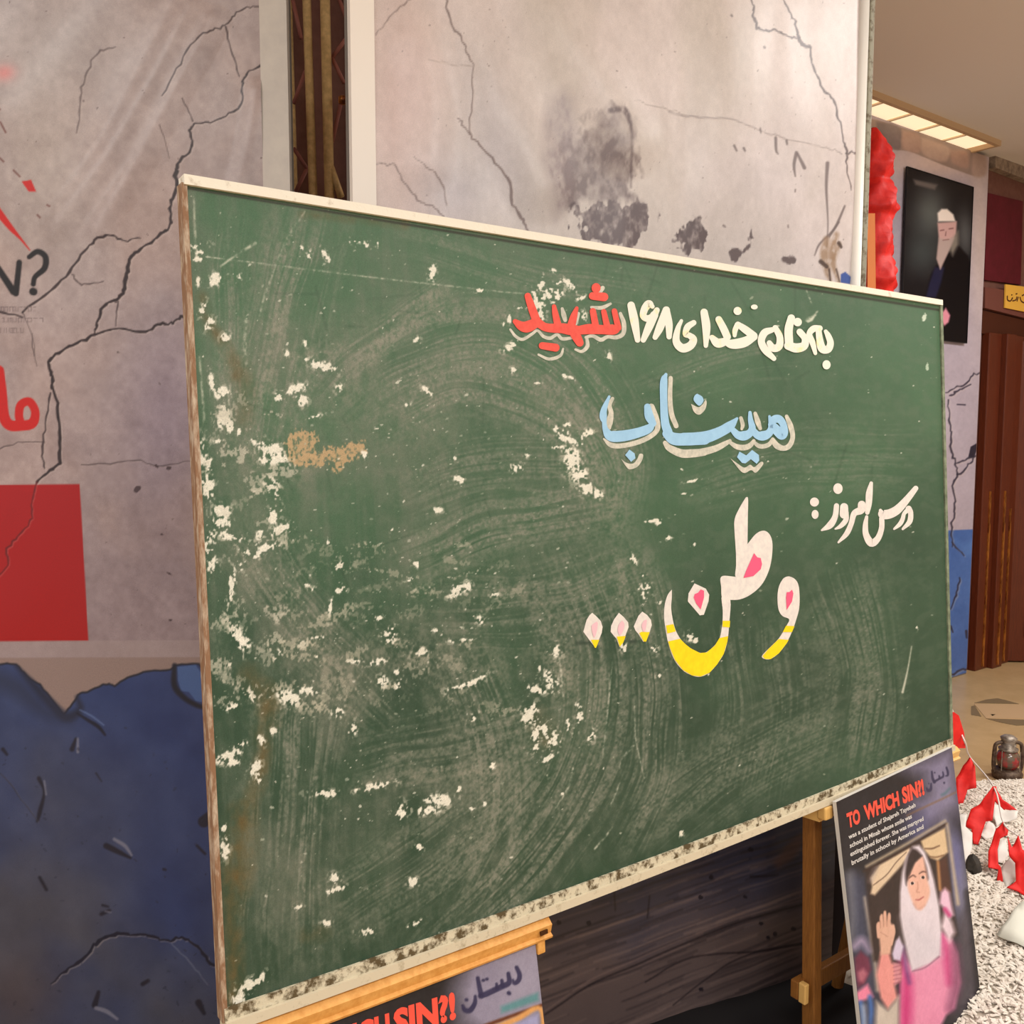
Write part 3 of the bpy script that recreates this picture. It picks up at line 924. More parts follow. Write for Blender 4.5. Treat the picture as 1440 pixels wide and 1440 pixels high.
s4.poly(z9((400, 600), (450, 540), (450, 640), (410, 720), (390, 680)), (150, 140, 128), .8, 3)
s4.poly(z9((310, 590), (350, 600), (420, 590), (400, 650), (352, 745), (322, 815), (296, 740)), (176, 158, 152), .85, 2)
for st in ([(322, 536, 9), (345, 532, 9)], [(385, 524, 9), (412, 520, 9)], [(362, 545, 6), (358, 572, 8)], [(340, 606, 6), (382, 600, 6)]):
    s4.line(z9(*st), color=(120, 80, 80), alpha=.8)
s4.poly(z9((335, 1130), (360, 1095), (392, 1150), (380, 1200), (350, 1225), (330, 1190)), (216, 140, 156), 1, 1.5)
s4.poly(z9((125, 165), (300, 205), (280, 240), (140, 205)), (118, 108, 104), .8, 2)
s4.build('portrait_print', print_mat('portrait_print', .34, .14, .05, 500), por, NH)
m_blk = mat('black_frame', (20, 17, 18), .4, .4)
f = MB()
oo = P4 - NH * .008
for a, b, z0_, z1_ in ((ua - .004, ub_ + .004, zt, zt + .004), (ua - .004, ub_ + .004, zb - .004, zb), (ua - .004, ua, zb, zt), (ub_, ub_ + .004, zb, zt)):
    f.box(oo + UH * a + ZUP * (z0_), UH * (b - a), NH * .011, ZUP * (z1_ - z0_))
f.build('frame', m_blk, por)
MB().box(P4 + UH * ua - NH * .009 + ZUP * zb, UH * (ub_ - ua), NH * .008, ZUP * (zt - zb)).build('backing', m_blk, por)

# ================================================================== TRUSS AND CURTAIN between the banners
m_truss = mat('dull_gold_tube', (226, 190, 132), .4, .5, .1, noise=(190, 156, 104), scale=60)
m_brace = mat('dark_brace', (150, 92, 80), .5, .3, 0.0)
TP = np.array([0, 2.75, 0.0]); TN = np.array([0, 1.0, 0])
tb = empty('lighting_truss', (-.66, 2.75, 0), 'tall dull gold tube truss standing in the gap between the left and middle banners', 'truss')
z10 = crop(390, 0, 4.8)


def tpt(x, y, dy=0.0):
    q = z10((x, y))[0]
    return on_plane(q[0], q[1], TP + TN * dy, TN)


def chord(xt, xb, r, dy):
    a, b = tpt(xt, -300, dy), tpt(xb, 1340, dy)
    d = (b - a) / (b - a)[2]
    foot = b + d * (0 - b[2])
    MB().tube([a, foot], r, 14).build('chord', m_truss, tb, smooth=True)
    return a, foot


chord(188, 242, .0125, 0)
chord(315, 352, .0145, 0)
chord(60, 110, .014, .25)
chord(470, 515, .014, .25)
for a, b, dy in (((190, 480), (110, 700), .02), ((110, 1000), (200, 1140), .02), ((200, 1140), (120, 1300), .02), ((370, 390), (480, 240), .02), ((370, 390), (450, 560), .02), ((430, 690), (370, 960), .02), ((350, 1100), (430, 1330), 0), ((410, -20), (480, 160), .1), ((100, -20), (160, 260), .1)):
    MB().tube([tpt(*a, dy), tpt(*b, dy)], .006 if dy != 0 else .011, 8).build('brace', m_brace if dy else m_truss, tb, smooth=True)
q = tpt(445, 675, -.01)
MB().lathe(q, [(.004, -.012), (.014, -.01), (.014, .008), (.006, .012)], 12).build('clamp_bolt', m_brass_and_highlight, tb, smooth=True)

m_curt = mat('dark_maroon_cloth', (46, 9, 15), .9, .1)
cx = np.linspace(-1.5, .1, 120)
cz = np.linspace(.01, CEIL_H - .01, 30)
vs, fs = [], []
for j, z in enumerate(cz):
    for i, x in enumerate(cx):
        vs.append((x, 3.15 + .03 * math.sin(x * 42 + .3 * math.sin(z * 2)), z))
for j in range(29):
    for i in range(119):
        fs.append((j * 120 + i, j * 120 + i + 1, (j + 1) * 120 + i + 1, (j + 1) * 120 + i))
o = link('curtain', mesh_from('curtain', vs, fs), m_curt, smooth=True)
md = o.modifiers.new('thick', 'SOLIDIFY'); md.thickness = .004
tag(o, 'dark maroon curtain hanging behind the truss between two banners', 'curtain')

# ================================================================== RED GARLAND beside the middle banner
GP = np.array([0, 4.0, 0.0])
g0, g1 = on_plane(1226, 180, GP, TN), on_plane(1226, 440, GP, TN)
m_redc = mat('red_tulle', (226, 40, 30), .55, .3, noise=(196, 22, 20), scale=18)
m_or = mat('orange_light_spill', (236, 140, 74), .5, .3)  # peach colour of light spilling past the garland
gl = empty('fabric_garland', (g1[0], g1[1], g1[2]), 'bright red ruffled fabric garland hanging beside the middle banner edge', 'garland')
vs, fs = [], []
n = 90; seg = 20
prof = [(180, 4), (195, 14), (215, 22), (232, 27), (246, 22), (252, 18), (262, 24), (280, 30), (295, 32), (303, 24), (320, 22), (345, 26), (362, 22), (378, 27), (395, 31), (408, 24), (425, 22), (440, 20)]
for i in range(n):
    y = 180 + 260 * i / (n - 1)
    wpx = np.interp(y, [a for a, b in prof], [b for a, b in prof])
    c = on_plane(1229, y, GP, TN)
    rr = wpx / FPX * 4.0
    for k in range(seg):
        th = 2 * math.pi * k / seg
        rk = rr * (1 + .13 * math.sin(5 * th + i * .35) + .08 * math.sin(9 * th - i * .8))
        vs.append((c[0] + rk * math.cos(th), c[1] + .8 * rk * math.sin(th), c[2]))
for i in range(n - 1):
    for k in range(seg):
        fs.append((i * seg + k, (i + 1) * seg + k, (i + 1) * seg + (k + 1) % seg, i * seg + (k + 1) % seg))
fs.append(tuple(range(seg))); fs.append(tuple((n - 1) * seg + k for k in range(seg - 1, -1, -1)))
link('ruffle', mesh_from('ruffle', vs, fs), m_redc, gl, smooth=True)
MB().prism(px_poly([(1220, 300), (1230.5, 300), (1232, 450), (1220, 450)], GP - TN * .12, TN), TN * .004).build('light_spill_strip', m_or, gl)  # thin strip added in place of light spill along the garland edge

# ================================================================== CHALKBOARD
cb = empty('chalkboard', BP(BW / 2, BH) * np.array([1, 1, 1.0]), 'big green chalkboard smeared with chalk, painted lettering and hearts, on two easels', 'chalkboard')
NRB, NCB = 780, 960
s = np.linspace(0, 1, NCB)
zA = (BTL + BV * BH / 2 - CAMP) @ F_
zB = (BTL + BU * BW + BV * BH / 2 - CAMP) @ F_
ucol = BW * s * zA / (s * zA + (1 - s) * zB)
sb = Sheet(lambda a, b: BP(a, b), NRB, NCB, ucol, np.linspace(0, BH, NRB))
sh = (NRB, NCB)
X, Y = sb.PX, sb.PY
c1 = fbm(sh, 240, 4, 51); c2 = fbm(sh, 60, 4, 52); c3 = fbm(sh, 12, 3, 53); c4 = fbm(sh, 3, 2, 54)
cv = fbm(sh, 40, 4, 55, ax=.18, ay=2.2)
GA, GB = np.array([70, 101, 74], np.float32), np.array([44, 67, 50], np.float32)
k = np.clip((Y - 420) / 700 + (c1 - .5) * 1.2, 0, 1)[..., None]  # green painted darker downward for the light's fall-off, plus random tone
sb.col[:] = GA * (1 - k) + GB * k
HZ = (126, 128, 113)                                  # chalk haze
left = np.clip((980 - X) / 620, 0, 1)
haze = np.clip((c2 - .38) * 2.6, 0, 1) * .42 * (.2 + left) + np.clip((cv - .44) * 3.4, 0, 1) * .16 * (.3 + left) + np.clip((c3 - .46) * 4, 0, 1) * .16
haze = np.clip(haze, 0, .75)[..., None]
sb.col[:] = sb.col * (1 - haze) + np.array([108, 112, 98], np.float32) * haze
grain = np.clip(.62 + (c4 - .5) * 2.2, .15, 1.25)
rag_n = np.clip(.5 + (c3 - .5) * 1.6 + (c4 - .5) * 1.9, 0, 1)
dry = np.clip((fbm(sh, 7, 3, 57) - .36) * 3.6, 0, 1.2)


grain2 = np.clip(.7 + (c4 - .5) * 1.5 + (c3 - .5) * .5, .2, 1.2)


def lattice(r, x, y):
    """smooth random field read at float coordinates"""
    L = r.rand(97, 97).astype(np.float32)
    x0, y0 = np.floor(x).astype(int), np.floor(y).astype(int)
    fx, fy = x - x0, y - y0
    fx, fy = fx * fx * (3 - 2 * fx), fy * fy * (3 - 2 * fy)
    a, b = x0 % 97, y0 % 97
    a1, b1 = (x0 + 1) % 97, (y0 + 1) % 97
    return (L[b, a] * (1 - fx) + L[b, a1] * fx) * (1 - fy) + (L[b1, a] * (1 - fx) + L[b1, a1] * fx) * fy


def bundle(guide, width, n, color=HZ, a=(.06, .22), w=None, seed=0, fine=2.4, long=110.0):
    """one sweep of a dusty eraser: streaks that run along the guide"""
    r = np.random.RandomState(seed)
    g = smoothpath(guide, 7)
    m = width * .6 + 4
    W = sb.win(g[:, 0].min() - m, g[:, 1].min() - m, g[:, 0].max() + m, g[:, 1].max() + m)
    if W is None:
        return
    X, Y = sb.PX[W], sb.PY[W]
    best = np.full(X.shape, 1e9); T = np.zeros(X.shape); Dn = np.zeros(X.shape)
    acc = 0.0
    for k in range(len(g) - 1):
        p, d = g[k], g[k + 1] - g[k]
        L = np.hypot(*d) + 1e-6
        t = ((X - p[0]) * d[0] + (Y - p[1]) * d[1]) / (L * L)
        tc = np.clip(t, 0, 1)
        dx, dy = X - p[0] - tc * d[0], Y - p[1] - tc * d[1]
        dd = np.hypot(dx, dy)
        q = dd < best
        best = np.where(q, dd, best)
        T = np.where(q, acc + np.clip(t, -.5 if k == 0 else 0, 1.5 if k == len(g) - 2 else 1) * L, T)
        Dn = np.where(q, dd * np.sign(d[0] * dy - d[1] * dx), Dn)
        acc += L
    wob = (lattice(r, T / 70, Dn / 60) - .5) * 10
    D2 = Dn + wob
    n1_ = lattice(r, T / long, D2 / fine)
    n2_ = lattice(r, T / (long * 1.3) + 7, D2 / (fine * 4.2))
    n3_ = lattice(r, T / (long * .35) + 3, D2 / (fine * 1.1))
    s_ = .42 * n1_ + .38 * n2_ + .20 * n3_
    e = np.clip(1.15 - (np.abs(D2) / (width * .5)) ** 2, 0, 1) * np.clip(T / (acc * .22) + .25, 0, 1) * np.clip((acc - T) / (acc * .22) + .25, 0, 1)
    al = np.clip((s_ - .385) * 4.0, 0, 1) * np.clip(e, 0, 1) * grain2[W]
    sb.put(W, al * min(.78, a[1] * 4.0 + .05), color)


# grey wiped clouds
for x, y, rx, ry, a, an in ((385, 470, 46, 110, .35, .1), (370, 640, 70, 70, .35, 0), (470, 520, 90, 60, .22, -.4), (560, 590, 110, 60, .22, -.5), (640, 620, 130, 90, .22, .3), (800, 660, 70, 70, .40, .6), (760, 560, 110, 50, .22, .4),
                            (460, 930, 100, 80, .35, .2), (370, 740, 70, 90, .35, 0), (560, 930, 120, 60, .35, .1), (640, 880, 100, 60, .25, .2), (400, 1200, 60, 140, .28, 0), (560, 1110, 120, 50, .25, -.2), (740, 960, 60, 110, .30, .1), (690, 1180, 60, 120, .24, .4), (830, 1050, 40, 160, .28, .1), (860, 820, 40, 110, .25, -.4), (1000, 1100, 120, 50, .14, -.3), (1150, 950, 90, 120, .10, 0), (480, 1330, 90, 50, .22, -.4), (790, 460, 90, 40, .28, .1), (900, 420, 90, 20, .14, .15)):
    sb.blob(x, y, rx, ry, (128, 127, 112), min(a * 1.1, .5), an, tex=np.clip(.5 + (c3 - .5) * .9 + (c2 - .5) * .8, 0, 1.2) * np.clip(grain, .4, 1.1))
bundle([(440, 290), (410, 420), (382, 560), (365, 680)], 130, 90, seed=1)
bundle([(330, 300), (322, 450), (330, 620)], 60, 30, seed=2, a=(.05, .16))
bundle([(470, 570), (560, 500), (680, 470), (800, 530), (865, 640), (860, 730)], 130, 90, seed=3, a=(.06, .2))
bundle([(520, 600), (640, 545), (760, 575), (830, 640), (850, 720)], 90, 60, seed=4)
bundle([(430, 560), (520, 480), (600, 430), (640, 400)], 60, 26, seed=5, a=(.06, .2))
bundle([(560, 800), (680, 745), (860, 705)], 90, 50, seed=6, a=(.05, .18))
bundle([(560, 700), (680, 660), (820, 660)], 120, 50, seed=7, a=(.04, .14))
bundle([(780, 770), (835, 930), (815, 1080), (730, 1210), (600, 1330)], 150, 130, seed=8, a=(.06, .2))
bundle([(640, 900), (690, 1030), (700, 1150), (640, 1280)], 110, 70, seed=9, a=(.05, .18))
bundle([(430, 940), (410, 1130), (400, 1350)], 150, 90, seed=10, a=(.05, .17))
bundle([(350, 760), (430, 880), (560, 1010)], 110, 60, seed=11, a=(.05, .18))
bundle([(880, 760), (920, 900), (925, 1060), (870, 1200)], 90, 60, seed=12, a=(.06, .18))
bundle([(1060, 870), (1075, 1000), (1050, 1120)], 160, 60, seed=13, a=(.03, .12), w=(1, 3))
bundle([(1180, 800), (1215, 960), (1195, 1090)], 130, 70, seed=14, a=(.04, .14), w=(1, 3))
bundle([(900, 560), (1020, 510), (1120, 500)], 80, 24, seed=15, a=(.03, .1), w=(1, 3))
bundle([(960, 680), (1120, 640), (1290, 640)], 120, 30, seed=16, a=(.03, .1), w=(1, 3))
bundle([(560, 330), (760, 390), (930, 420)], 70, 30, seed=17, a=(.03, .12), w=(1, 3))
bundle([(600, 860), (760, 850), (920, 800)], 140, 40, seed=18, a=(.04, .14))
bundle([(500, 1080), (640, 1050), (780, 1010)], 130, 40, seed=19, a=(.04, .14))
bundle([(460, 1290), (600, 1200), (760, 1060)], 130, 50, seed=20, a=(.04, .15))
bundle([(900, 1180), (1030, 1080), (1180, 1000)], 140, 40, seed=21, a=(.03, .12))
for k in range(200):                                    # dark wiped gaps
    x, y = rng.uniform(300, 1300), rng.uniform(300, 1380)
    L = rng.uniform(15, 70); a = rng.uniform(-.5, .5) + (1.5 if rng.rand() < .6 else 0)
    sb.line([(x, y), (x + L * math.cos(a), y + L * math.sin(a))], rng.uniform(1, 3), (42, 66, 48), rng.uniform(.12, .34), 1.8, smooth=False)
for pts, w, a in (((330, 640), (420, 650)), 40, .3), (((300, 900), (350, 985), (420, 985)), 26, .3), (((330, 760), (400, 850), (470, 960)), 30, .3), (((450, 900), (480, 950), (490, 1000)), 34, .4), (((540, 910), (600, 925), (680, 935)), 40, .35), (((700, 820), (770, 860), (800, 980)), 26, .35), (((560, 890), (640, 1010)), 30, .22), (((500, 1110), (600, 1090), (700, 1085)), 14, .4), (((760, 920), (800, 950)), 24, .35), (((790, 600), (850, 690), (862, 730)), 34, .35), (((395, 440), (380, 500), (372, 560)), 18, .35), (((480, 560), (540, 480), (620, 410)), 22, .3), (((420, 500), (470, 490)), 18, .3), (((870, 780), (880, 850), (905, 930)), 12, .3):
    sb.line(pts, w, (140, 138, 122), a * 1.3, w * .45, tex=np.clip(.5 + (c3 - .5) * 1.4 + (c4 - .5) * 1.6, 0, 1.2))
# rust and brown stains
zb3 = crop(250, 240, 3.131); zb4 = crop(250, 700, 3.2); zb5 = crop(500, 900, 2.88); zb6 = crop(300, 1150, 2.77)
ST = (92, 80, 48)
for pts, w, a in ((zb3((100, 560), (140, 680), (215, 780), (250, 900)), 14, .6), (zb3((270, 850), (300, 960), (290, 1100)), 20, .4), (zb4((320, 800), (400, 900), (410, 1000)), 24, .55), (zb4((370, 1060), (385, 1140), (360, 1280), (320, 1380), (290, 1440)), 18, .75),
                  (zb6((110, 0), (110, 120), (90, 260)), 30, .95), (zb6((80, 300), (80, 520), (80, 740)), 20, .85), (zb4((400, 860), (400, 960)), 20, .6), (zb3((550, 190), (800, 215), (1000, 240)), 10, .5), (zb6((360, 460), (430, 450)), 16, .4), (zb5((740, 320), (770, 400)), 26, .35)):
    sb.line(pts, w, ST, a, w * .5, tex=np.clip(c3 * 1.6 - .1, .1, 1.2))
TAN = (176, 150, 112)
for pts in (zb3((480, 1200), (520, 1150), (610, 1160), (625, 1230), (590, 1280), (530, 1300), (490, 1260)), zb3((590, 1235), (700, 1220), (820, 1200), (830, 1240), (740, 1275), (700, 1320), (680, 1290), (560, 1290))):
    sb.poly(pts, TAN, .95, 1.4, tex=np.clip((c4 - .2) * 4, .15, 1), rag=(rag_n, 10))
# lines and white flakes
CH = (205, 202, 184)
sb.line(zb3((130, 380), (500, 425), (900, 475), (1400, 530)), 1.8, CH, .55, .9, tex=grain)
sb.line([(700, 410), (780, 416)], 1.6, CH, .5, .9, smooth=False, tex=grain)
sb.line(zb3((560, 180, 6), (480, 300, 7), (430, 420, 6), (380, 560, 8), (360, 640, 6)), color=CH, alpha=.45, soft=1.2, tex=grain)
sb.line(zb3((300, 660, 12), (295, 760, 14), (300, 850, 10)), color=CH, alpha=.45, soft=1.5, tex=grain)
sb.line(zb3((190, 420, 8), (260, 370, 9), (340, 320, 14)), color=CH, alpha=.6, soft=1.2, tex=dry)
sb.line(zb3((70, 100, 8), (75, 250, 10), (90, 490, 14)), color=CH, alpha=.5, soft=1.2, tex=dry)
sb.line(zb3((95, 820, 8), (110, 1000, 10), (120, 1180, 10)), color=CH, alpha=.5, soft=1.2, tex=dry)
WH = (226, 222, 206)


def fl(z, lst):
    for x, y, rx, ry, a in lst:
        q = z((x, y, rx), (x, y, ry))
        sb.flake(q[0][0], q[0][1], q[0][2] * .95, q[1][2] * .95, (196, 194, 176), .32, a, rag_n, 1.2)
        sb.flake(q[0][0], q[0][1], q[0][2] * .82, q[1][2] * .82, WH, .92, a, rag_n, .7)


fl(zb3, ((85, 330, 40, 12, -.1), (95, 390, 36, 12, 0), (95, 360, 24, 12, .2), (90, 490, 8, 18, 0), (165, 480, 22, 26, .6), (270, 465, 12, 12, 0), (110, 610, 14, 32, .3), (140, 670, 16, 30, .4), (210, 740, 18, 22, .3), (150, 930, 10, 32, -.2), (195, 980, 28, 24, 0), (200, 1090, 22, 50, .1), (230, 1120, 14, 30, 0), (275, 1150, 14, 20, .4), (345, 1195, 26, 14, .4), (400, 1220, 60, 30, .5), (420, 1270, 50, 24, 0), (180, 1190, 20, 10, 0), (100, 1250, 26, 60, .1), (140, 1290, 14, 30, 0), (410, 1390, 30, 36, 0), (130, 1400, 26, 50, 0), (450, 1000, 26, 22, -.3), (520, 960, 44, 16, -.3), (545, 1010, 24, 22, 0), (715, 960, 18, 18, 0), (640, 860, 60, 18, .3), (560, 830, 12, 10, 0), (690, 870, 20, 10, .3), (575, 375, 10, 20, .2), (655, 380, 30, 10, 1), (1335, 527, 26, 9, .1), (770, 525, 14, 8, .2), (545, 340, 8, 8, 0), (1100, 970, 24, 9, .7), (1010, 1030, 16, 10, 0), (1220, 1265, 22, 8, 0), (1240, 1355, 20, 18, 0), (820, 1250, 14, 14, 0), (880, 1135, 10, 6, 0), (1055, 750, 14, 14, 0), (480, 805, 8, 12, 0), (565, 760, 10, 14, 0), (430, 1420, 20, 20, 0), (600, 1085, 30, 8, -.3), (1120, 450, 14, 30, .1), (800, 320, 50, 14, .2), (880, 320, 8, 8, 0)))
fl(zb4, ((200, 60, 38, 26, -.2), (195, 115, 36, 26, 0), (145, 200, 22, 60, .1), (150, 300, 26, 44, 0), (215, 160, 18, 20, 0), (250, 180, 50, 16, .2), (435, 70, 24, 40, .2), (470, 140, 56, 18, -.4), (370, 165, 14, 22, .4), (395, 230, 60, 20, -.4), (320, 250, 40, 12, .4), (275, 300, 10, 24, -.5), (725, 305, 28, 20, -.4), (727, 380, 12, 10, 0), (735, 415, 24, 12, -.2), (686, 500, 9, 40, .1), (580, 392, 12, 8, .3), (610, 412, 14, 9, 0), (1250, 418, 42, 24, -.4), (1310, 400, 16, 20, 0), (955, 610, 36, 26, -.3), (950, 640, 28, 16, 0), (905, 540, 16, 12, 0), (718, 615, 18, 10, -.3), (630, 630, 28, 9, 0), (265, 620, 24, 60, -.4), (300, 650, 24, 34, -.2), (455, 700, 18, 34, .4), (627, 720, 12, 12, 0), (560, 660, 22, 14, -.5), (1100, 693, 34, 16, -.1), (890, 740, 46, 12, -.2), (790, 735, 30, 8, 0), (250, 940, 36, 14, -.2), (330, 890, 24, 34, -.3), (500, 900, 50, 30, .5), (590, 870, 40, 16, .1), (995, 840, 26, 14, -.9), (920, 830, 22, 26, 0), (985, 785, 18, 12, -.5), (720, 960, 26, 30, 0), (790, 1040, 16, 30, .3), (430, 1050, 14, 12, 0), (375, 1090, 14, 22, -.4), (230, 1160, 55, 22, -.5), (285, 1110, 40, 10, -.3), (245, 1190, 30, 14, 0), (345, 1220, 18, 36, .6), (365, 1270, 12, 26, 0), (230, 750, 16, 8, -.3), (1360, 550, 16, 16, 0), (1075, 300, 20, 12, .4), (1050, 360, 14, 22, 0), (895, 430, 12, 10, 0), (1165, 55, 22, 10, 0), (960, 145, 10, 8, 0), (675, 200, 10, 14, .2), (1280, 640, 50, 10, -.1), (1330, 825, 60, 8, -.4), (1330, 990, 22, 10, -1), (1005, 1410, 22, 34, 0), (1265, 1310, 10, 14, 0), (1415, 1200, 10, 22, 0), (660, 1330, 60, 14, 0), (890, 1300, 80, 14, -.2), (1425, 437, 18, 10, 0), (1160, 598, 12, 8, 0), (240, 400, 14, 90, .1), (1130, 1400, 50, 18, 0)))
fl(zb5, ((735, 200, 34, 14, .2), (795, 170, 22, 40, -.5), (805, 40, 20, 30, -.6), (745, 110, 12, 12, 0), (705, 300, 26, 40, .4), (760, 360, 60, 18, .9), (725, 400, 18, 40, .2), (805, 410, 20, 34, .3), (780, 480, 26, 14, -.5), (740, 440, 30, 10, 0), (905, 300, 14, 44, -.1), (862, 350, 8, 26, -.1), (955, 385, 14, 26, .2), (475, 315, 22, 9, -.9), (185, 705, 26, 28, 0), (420, 603, 11, 10, 0), (520, 663, 8, 8, 0), (470, 682, 10, 8, 0), (555, 505, 8, 16, 0), (290, 690, 30, 16, -.2), (235, 980, 20, 16, .3), (1315, 780, 12, 12, 0), (240, 1150, 28, 8, -.5), (838, 620, 8, 6, 0), (1005, 520, 5, 5, 0), (1225, 150, 8, 8, 0), (1090, 35, 8, 20, 0), (1210, 40, 14, 16, 0), (45, 1180, 30, 16, 0), (260, 840, 14, 14, 0), (440, 185, 60, 10, -.25), (330, 650, 60, 20, 0)))
fl(zb6, ((475, 237, 18, 18, 0), (160, 640, 55, 18, -.5), (120, 690, 24, 24, 0), (95, 720, 20, 30, 0), (45, 120, 16, 34, 0), (40, 40, 18, 20, 0), (325, 350, 22, 8, -.2), (480, 280, 40, 9, -.3), (440, 410, 16, 10, 0), (800, 115, 14, 16, 0)))
zc = crop(700, 380, 7.2)
fl(zc, ((440, 150, 40, 90, .3), (520, 250, 90, 80, -.4), (610, 270, 50, 60, .3), (380, 260, 30, 70, -.4), (440, 440, 34, 80, -.2), (420, 350, 60, 60, 0), (740, 160, 70, 34, 1.0), (690, 120, 50, 16, .6), (840, 280, 60, 18, -.3), (570, 5, 30, 20, 0), (150, 760, 90, 30, -.5), (130, 800, 60, 22, 0), (1120, 880, 26, 44, -.2), (980, 910, 24, 8, -.6), (120, 490, 24, 40, 0), (60, 540, 14, 20, 0), (860, 470, 36, 50, 0), (240, 380, 60, 10, 0), (610, 130, 50, 14, -.4)))
zd = crop(700, 370, 2.88)
fl(zd, ((235, 670, 14, 12, 0), (280, 655, 12, 10, 0), (265, 700, 22, 24, .2), (310, 720, 34, 14, .3), (350, 700, 30, 14, -.2), (285, 760, 20, 12, 0), (300, 800, 26, 40, .3), (330, 850, 20, 34, .4), (75, 830, 26, 16, 0), (120, 778, 10, 8, 0), (240, 745, 22, 8, 0), (370, 690, 14, 16, 0), (270, 455, 10, 8, .6), (300, 465, 14, 6, .5), (160, 485, 14, 4, 0), (65, 435, 14, 10, .2), (185, 715, 5, 5, 0), (745, 835, 6, 6, 0), (795, 437, 8, 4, 0), (1095, 805, 8, 7, 0)))
ze = crop(800, 660, 2.77)
fl(ze, ((70, 75, 24, 22, .4), (50, 20, 24, 14, 0), (110, 95, 22, 14, .6), (390, 266, 10, 9, 0), (487, 292, 9, 10, 0), (250, 355, 12, 20, -.2), (290, 412, 8, 8, 0), (300, 465, 26, 20, 0), (290, 500, 12, 40, 0), (480, 45, 26, 5, -.2), (470, 650, 16, 16, .7), (495, 665, 10, 12, 0), (330, 695, 12, 10, 0), (205, 690, 8, 14, 0), (355, 518, 10, 6, 0), (845, 35, 12, 5, -.3), (1355, 618, 4, 9, 0), (330, 200, 34, 6, -.1), (350, 210, 10, 8, 0), (448, 95, 10, 4, 0), (545, 798, 6, 5, 0), (350, 805, 6, 10, .6)))
sb.line(ze((1335, 690, 3), (1320, 780, 5), (1300, 868, 9)), color=CH, alpha=.85, soft=1)
sb.line([(1014, 880, 2), (1010, 930, 1.6)], color=CH, alpha=.3)
for st in (zb5((1125, 430, 10), (1080, 480, 6), (1070, 520, 4)), zb5((1070, 580, 3), (1050, 630, 6), (1030, 675, 5)), zb5((1040, 760, 4), (1000, 810, 8), (970, 845, 8)), zb5((1040, 90, 3), (1020, 300, 5), (1000, 480, 4)), zb5((1130, 250, 3), (1135, 400, 5), (1170, 560, 3)), zb5((820, 40, 5), (835, 150, 7), (840, 230, 5)), zb5((880, 520, 6), (860, 600, 7), (810, 680, 4)), zd((1250, 110, 4), (1270, 160, 5)), zd((1255, 230, 20), (1280, 215, 14), (1295, 195, 6))):
    sb.line(st, color=CH, alpha=.6, soft=1, tex=grain)
sb.poly(crop(1010, 420, 8)((985, 250), (1040, 225), (1080, 190), (1085, 205), (1060, 250), (1010, 270)), (196, 200, 180), .9, 1)
sb.flake(1300, 446, 3, 6, (196, 206, 186), .95, .2, c4, .3); sb.flake(1304, 516, 2, 6, (180, 194, 172), .9, 0, c4, .4)
r = np.random.RandomState(77)
for k in range(1500):
    cl = r.rand()
    if cl < .55:
        cxx, cyy, sx, sy = ((340, 640, 40, 180), (440, 800, 90, 180), (560, 900, 110, 70), (620, 800, 120, 60), (520, 460, 120, 120), (760, 900, 60, 110), (560, 1100, 110, 70), (620, 660, 90, 80))[r.randint(8)]
        x, y = cxx + r.randn() * sx, cyy + r.randn() * sy
    else:
        x, y = r.uniform(290, 1320), r.uniform(290, 1400)
    sz = r.uniform(.4, 1.0) + (1.2 * r.rand() ** 8)
    sb.flake(x, y, sz * r.uniform(1, 2.2), sz, WH if r.rand() < .5 else (160, 166, 146), r.uniform(.25, .8), r.uniform(-.8, .3), c4, .5)
for k in range(36):                                      # chalk dust ragged patches on the left
    x, y = r.uniform(300, 400), r.uniform(560, 1000)
    sb.flake(x, y, r.uniform(4, 14), r.uniform(3, 9), (190, 186, 168), r.uniform(.25, .6), r.uniform(-.6, .6), rag_n, 1.3)
for k in range(60):
    x, y = r.uniform(380, 720), r.uniform(760, 1000)
    sb.flake(x, y, r.uniform(5, 22), r.uniform(2, 5), (176, 172, 152), r.uniform(.15, .5), r.uniform(-.5, .2), rag_n, 1.4)
sb.line([(259, 264), (780, 350), (1321, 436)], 3.4, (44, 44, 34), .8, 1.0, smooth=False)   # gap under the top strip
sb.line([(834, 904), (812, 904)], 5, (36, 52, 42), .6, 2, smooth=False)
sb.line([(886, 902), (893, 902)], 5, (36, 52, 42), .7, 2, smooth=False)
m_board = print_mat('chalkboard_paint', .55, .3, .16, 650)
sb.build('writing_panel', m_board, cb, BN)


def bstrip(u0, u1, v0, v1, w0, w1, n=40):
    """bar following the slightly sagging board"""
    mb = MB()
    us = np.linspace(u0, u1, n + 1)
    vs = []
    for u in us:
        vs += [BP(u, v0, w0), BP(u, v1, w0), BP(u, v1, w1), BP(u, v0, w1)]
    fs = []
    for i in range(n):
        for k in range(4):
            fs.append((i * 4 + k, i * 4 + (k + 1) % 4, (i + 1) * 4 + (k + 1) % 4, (i + 1) * 4 + k))
    fs += [(3, 2, 1, 0), tuple(n * 4 + k for k in range(4))]
    return mb.add(vs, fs)


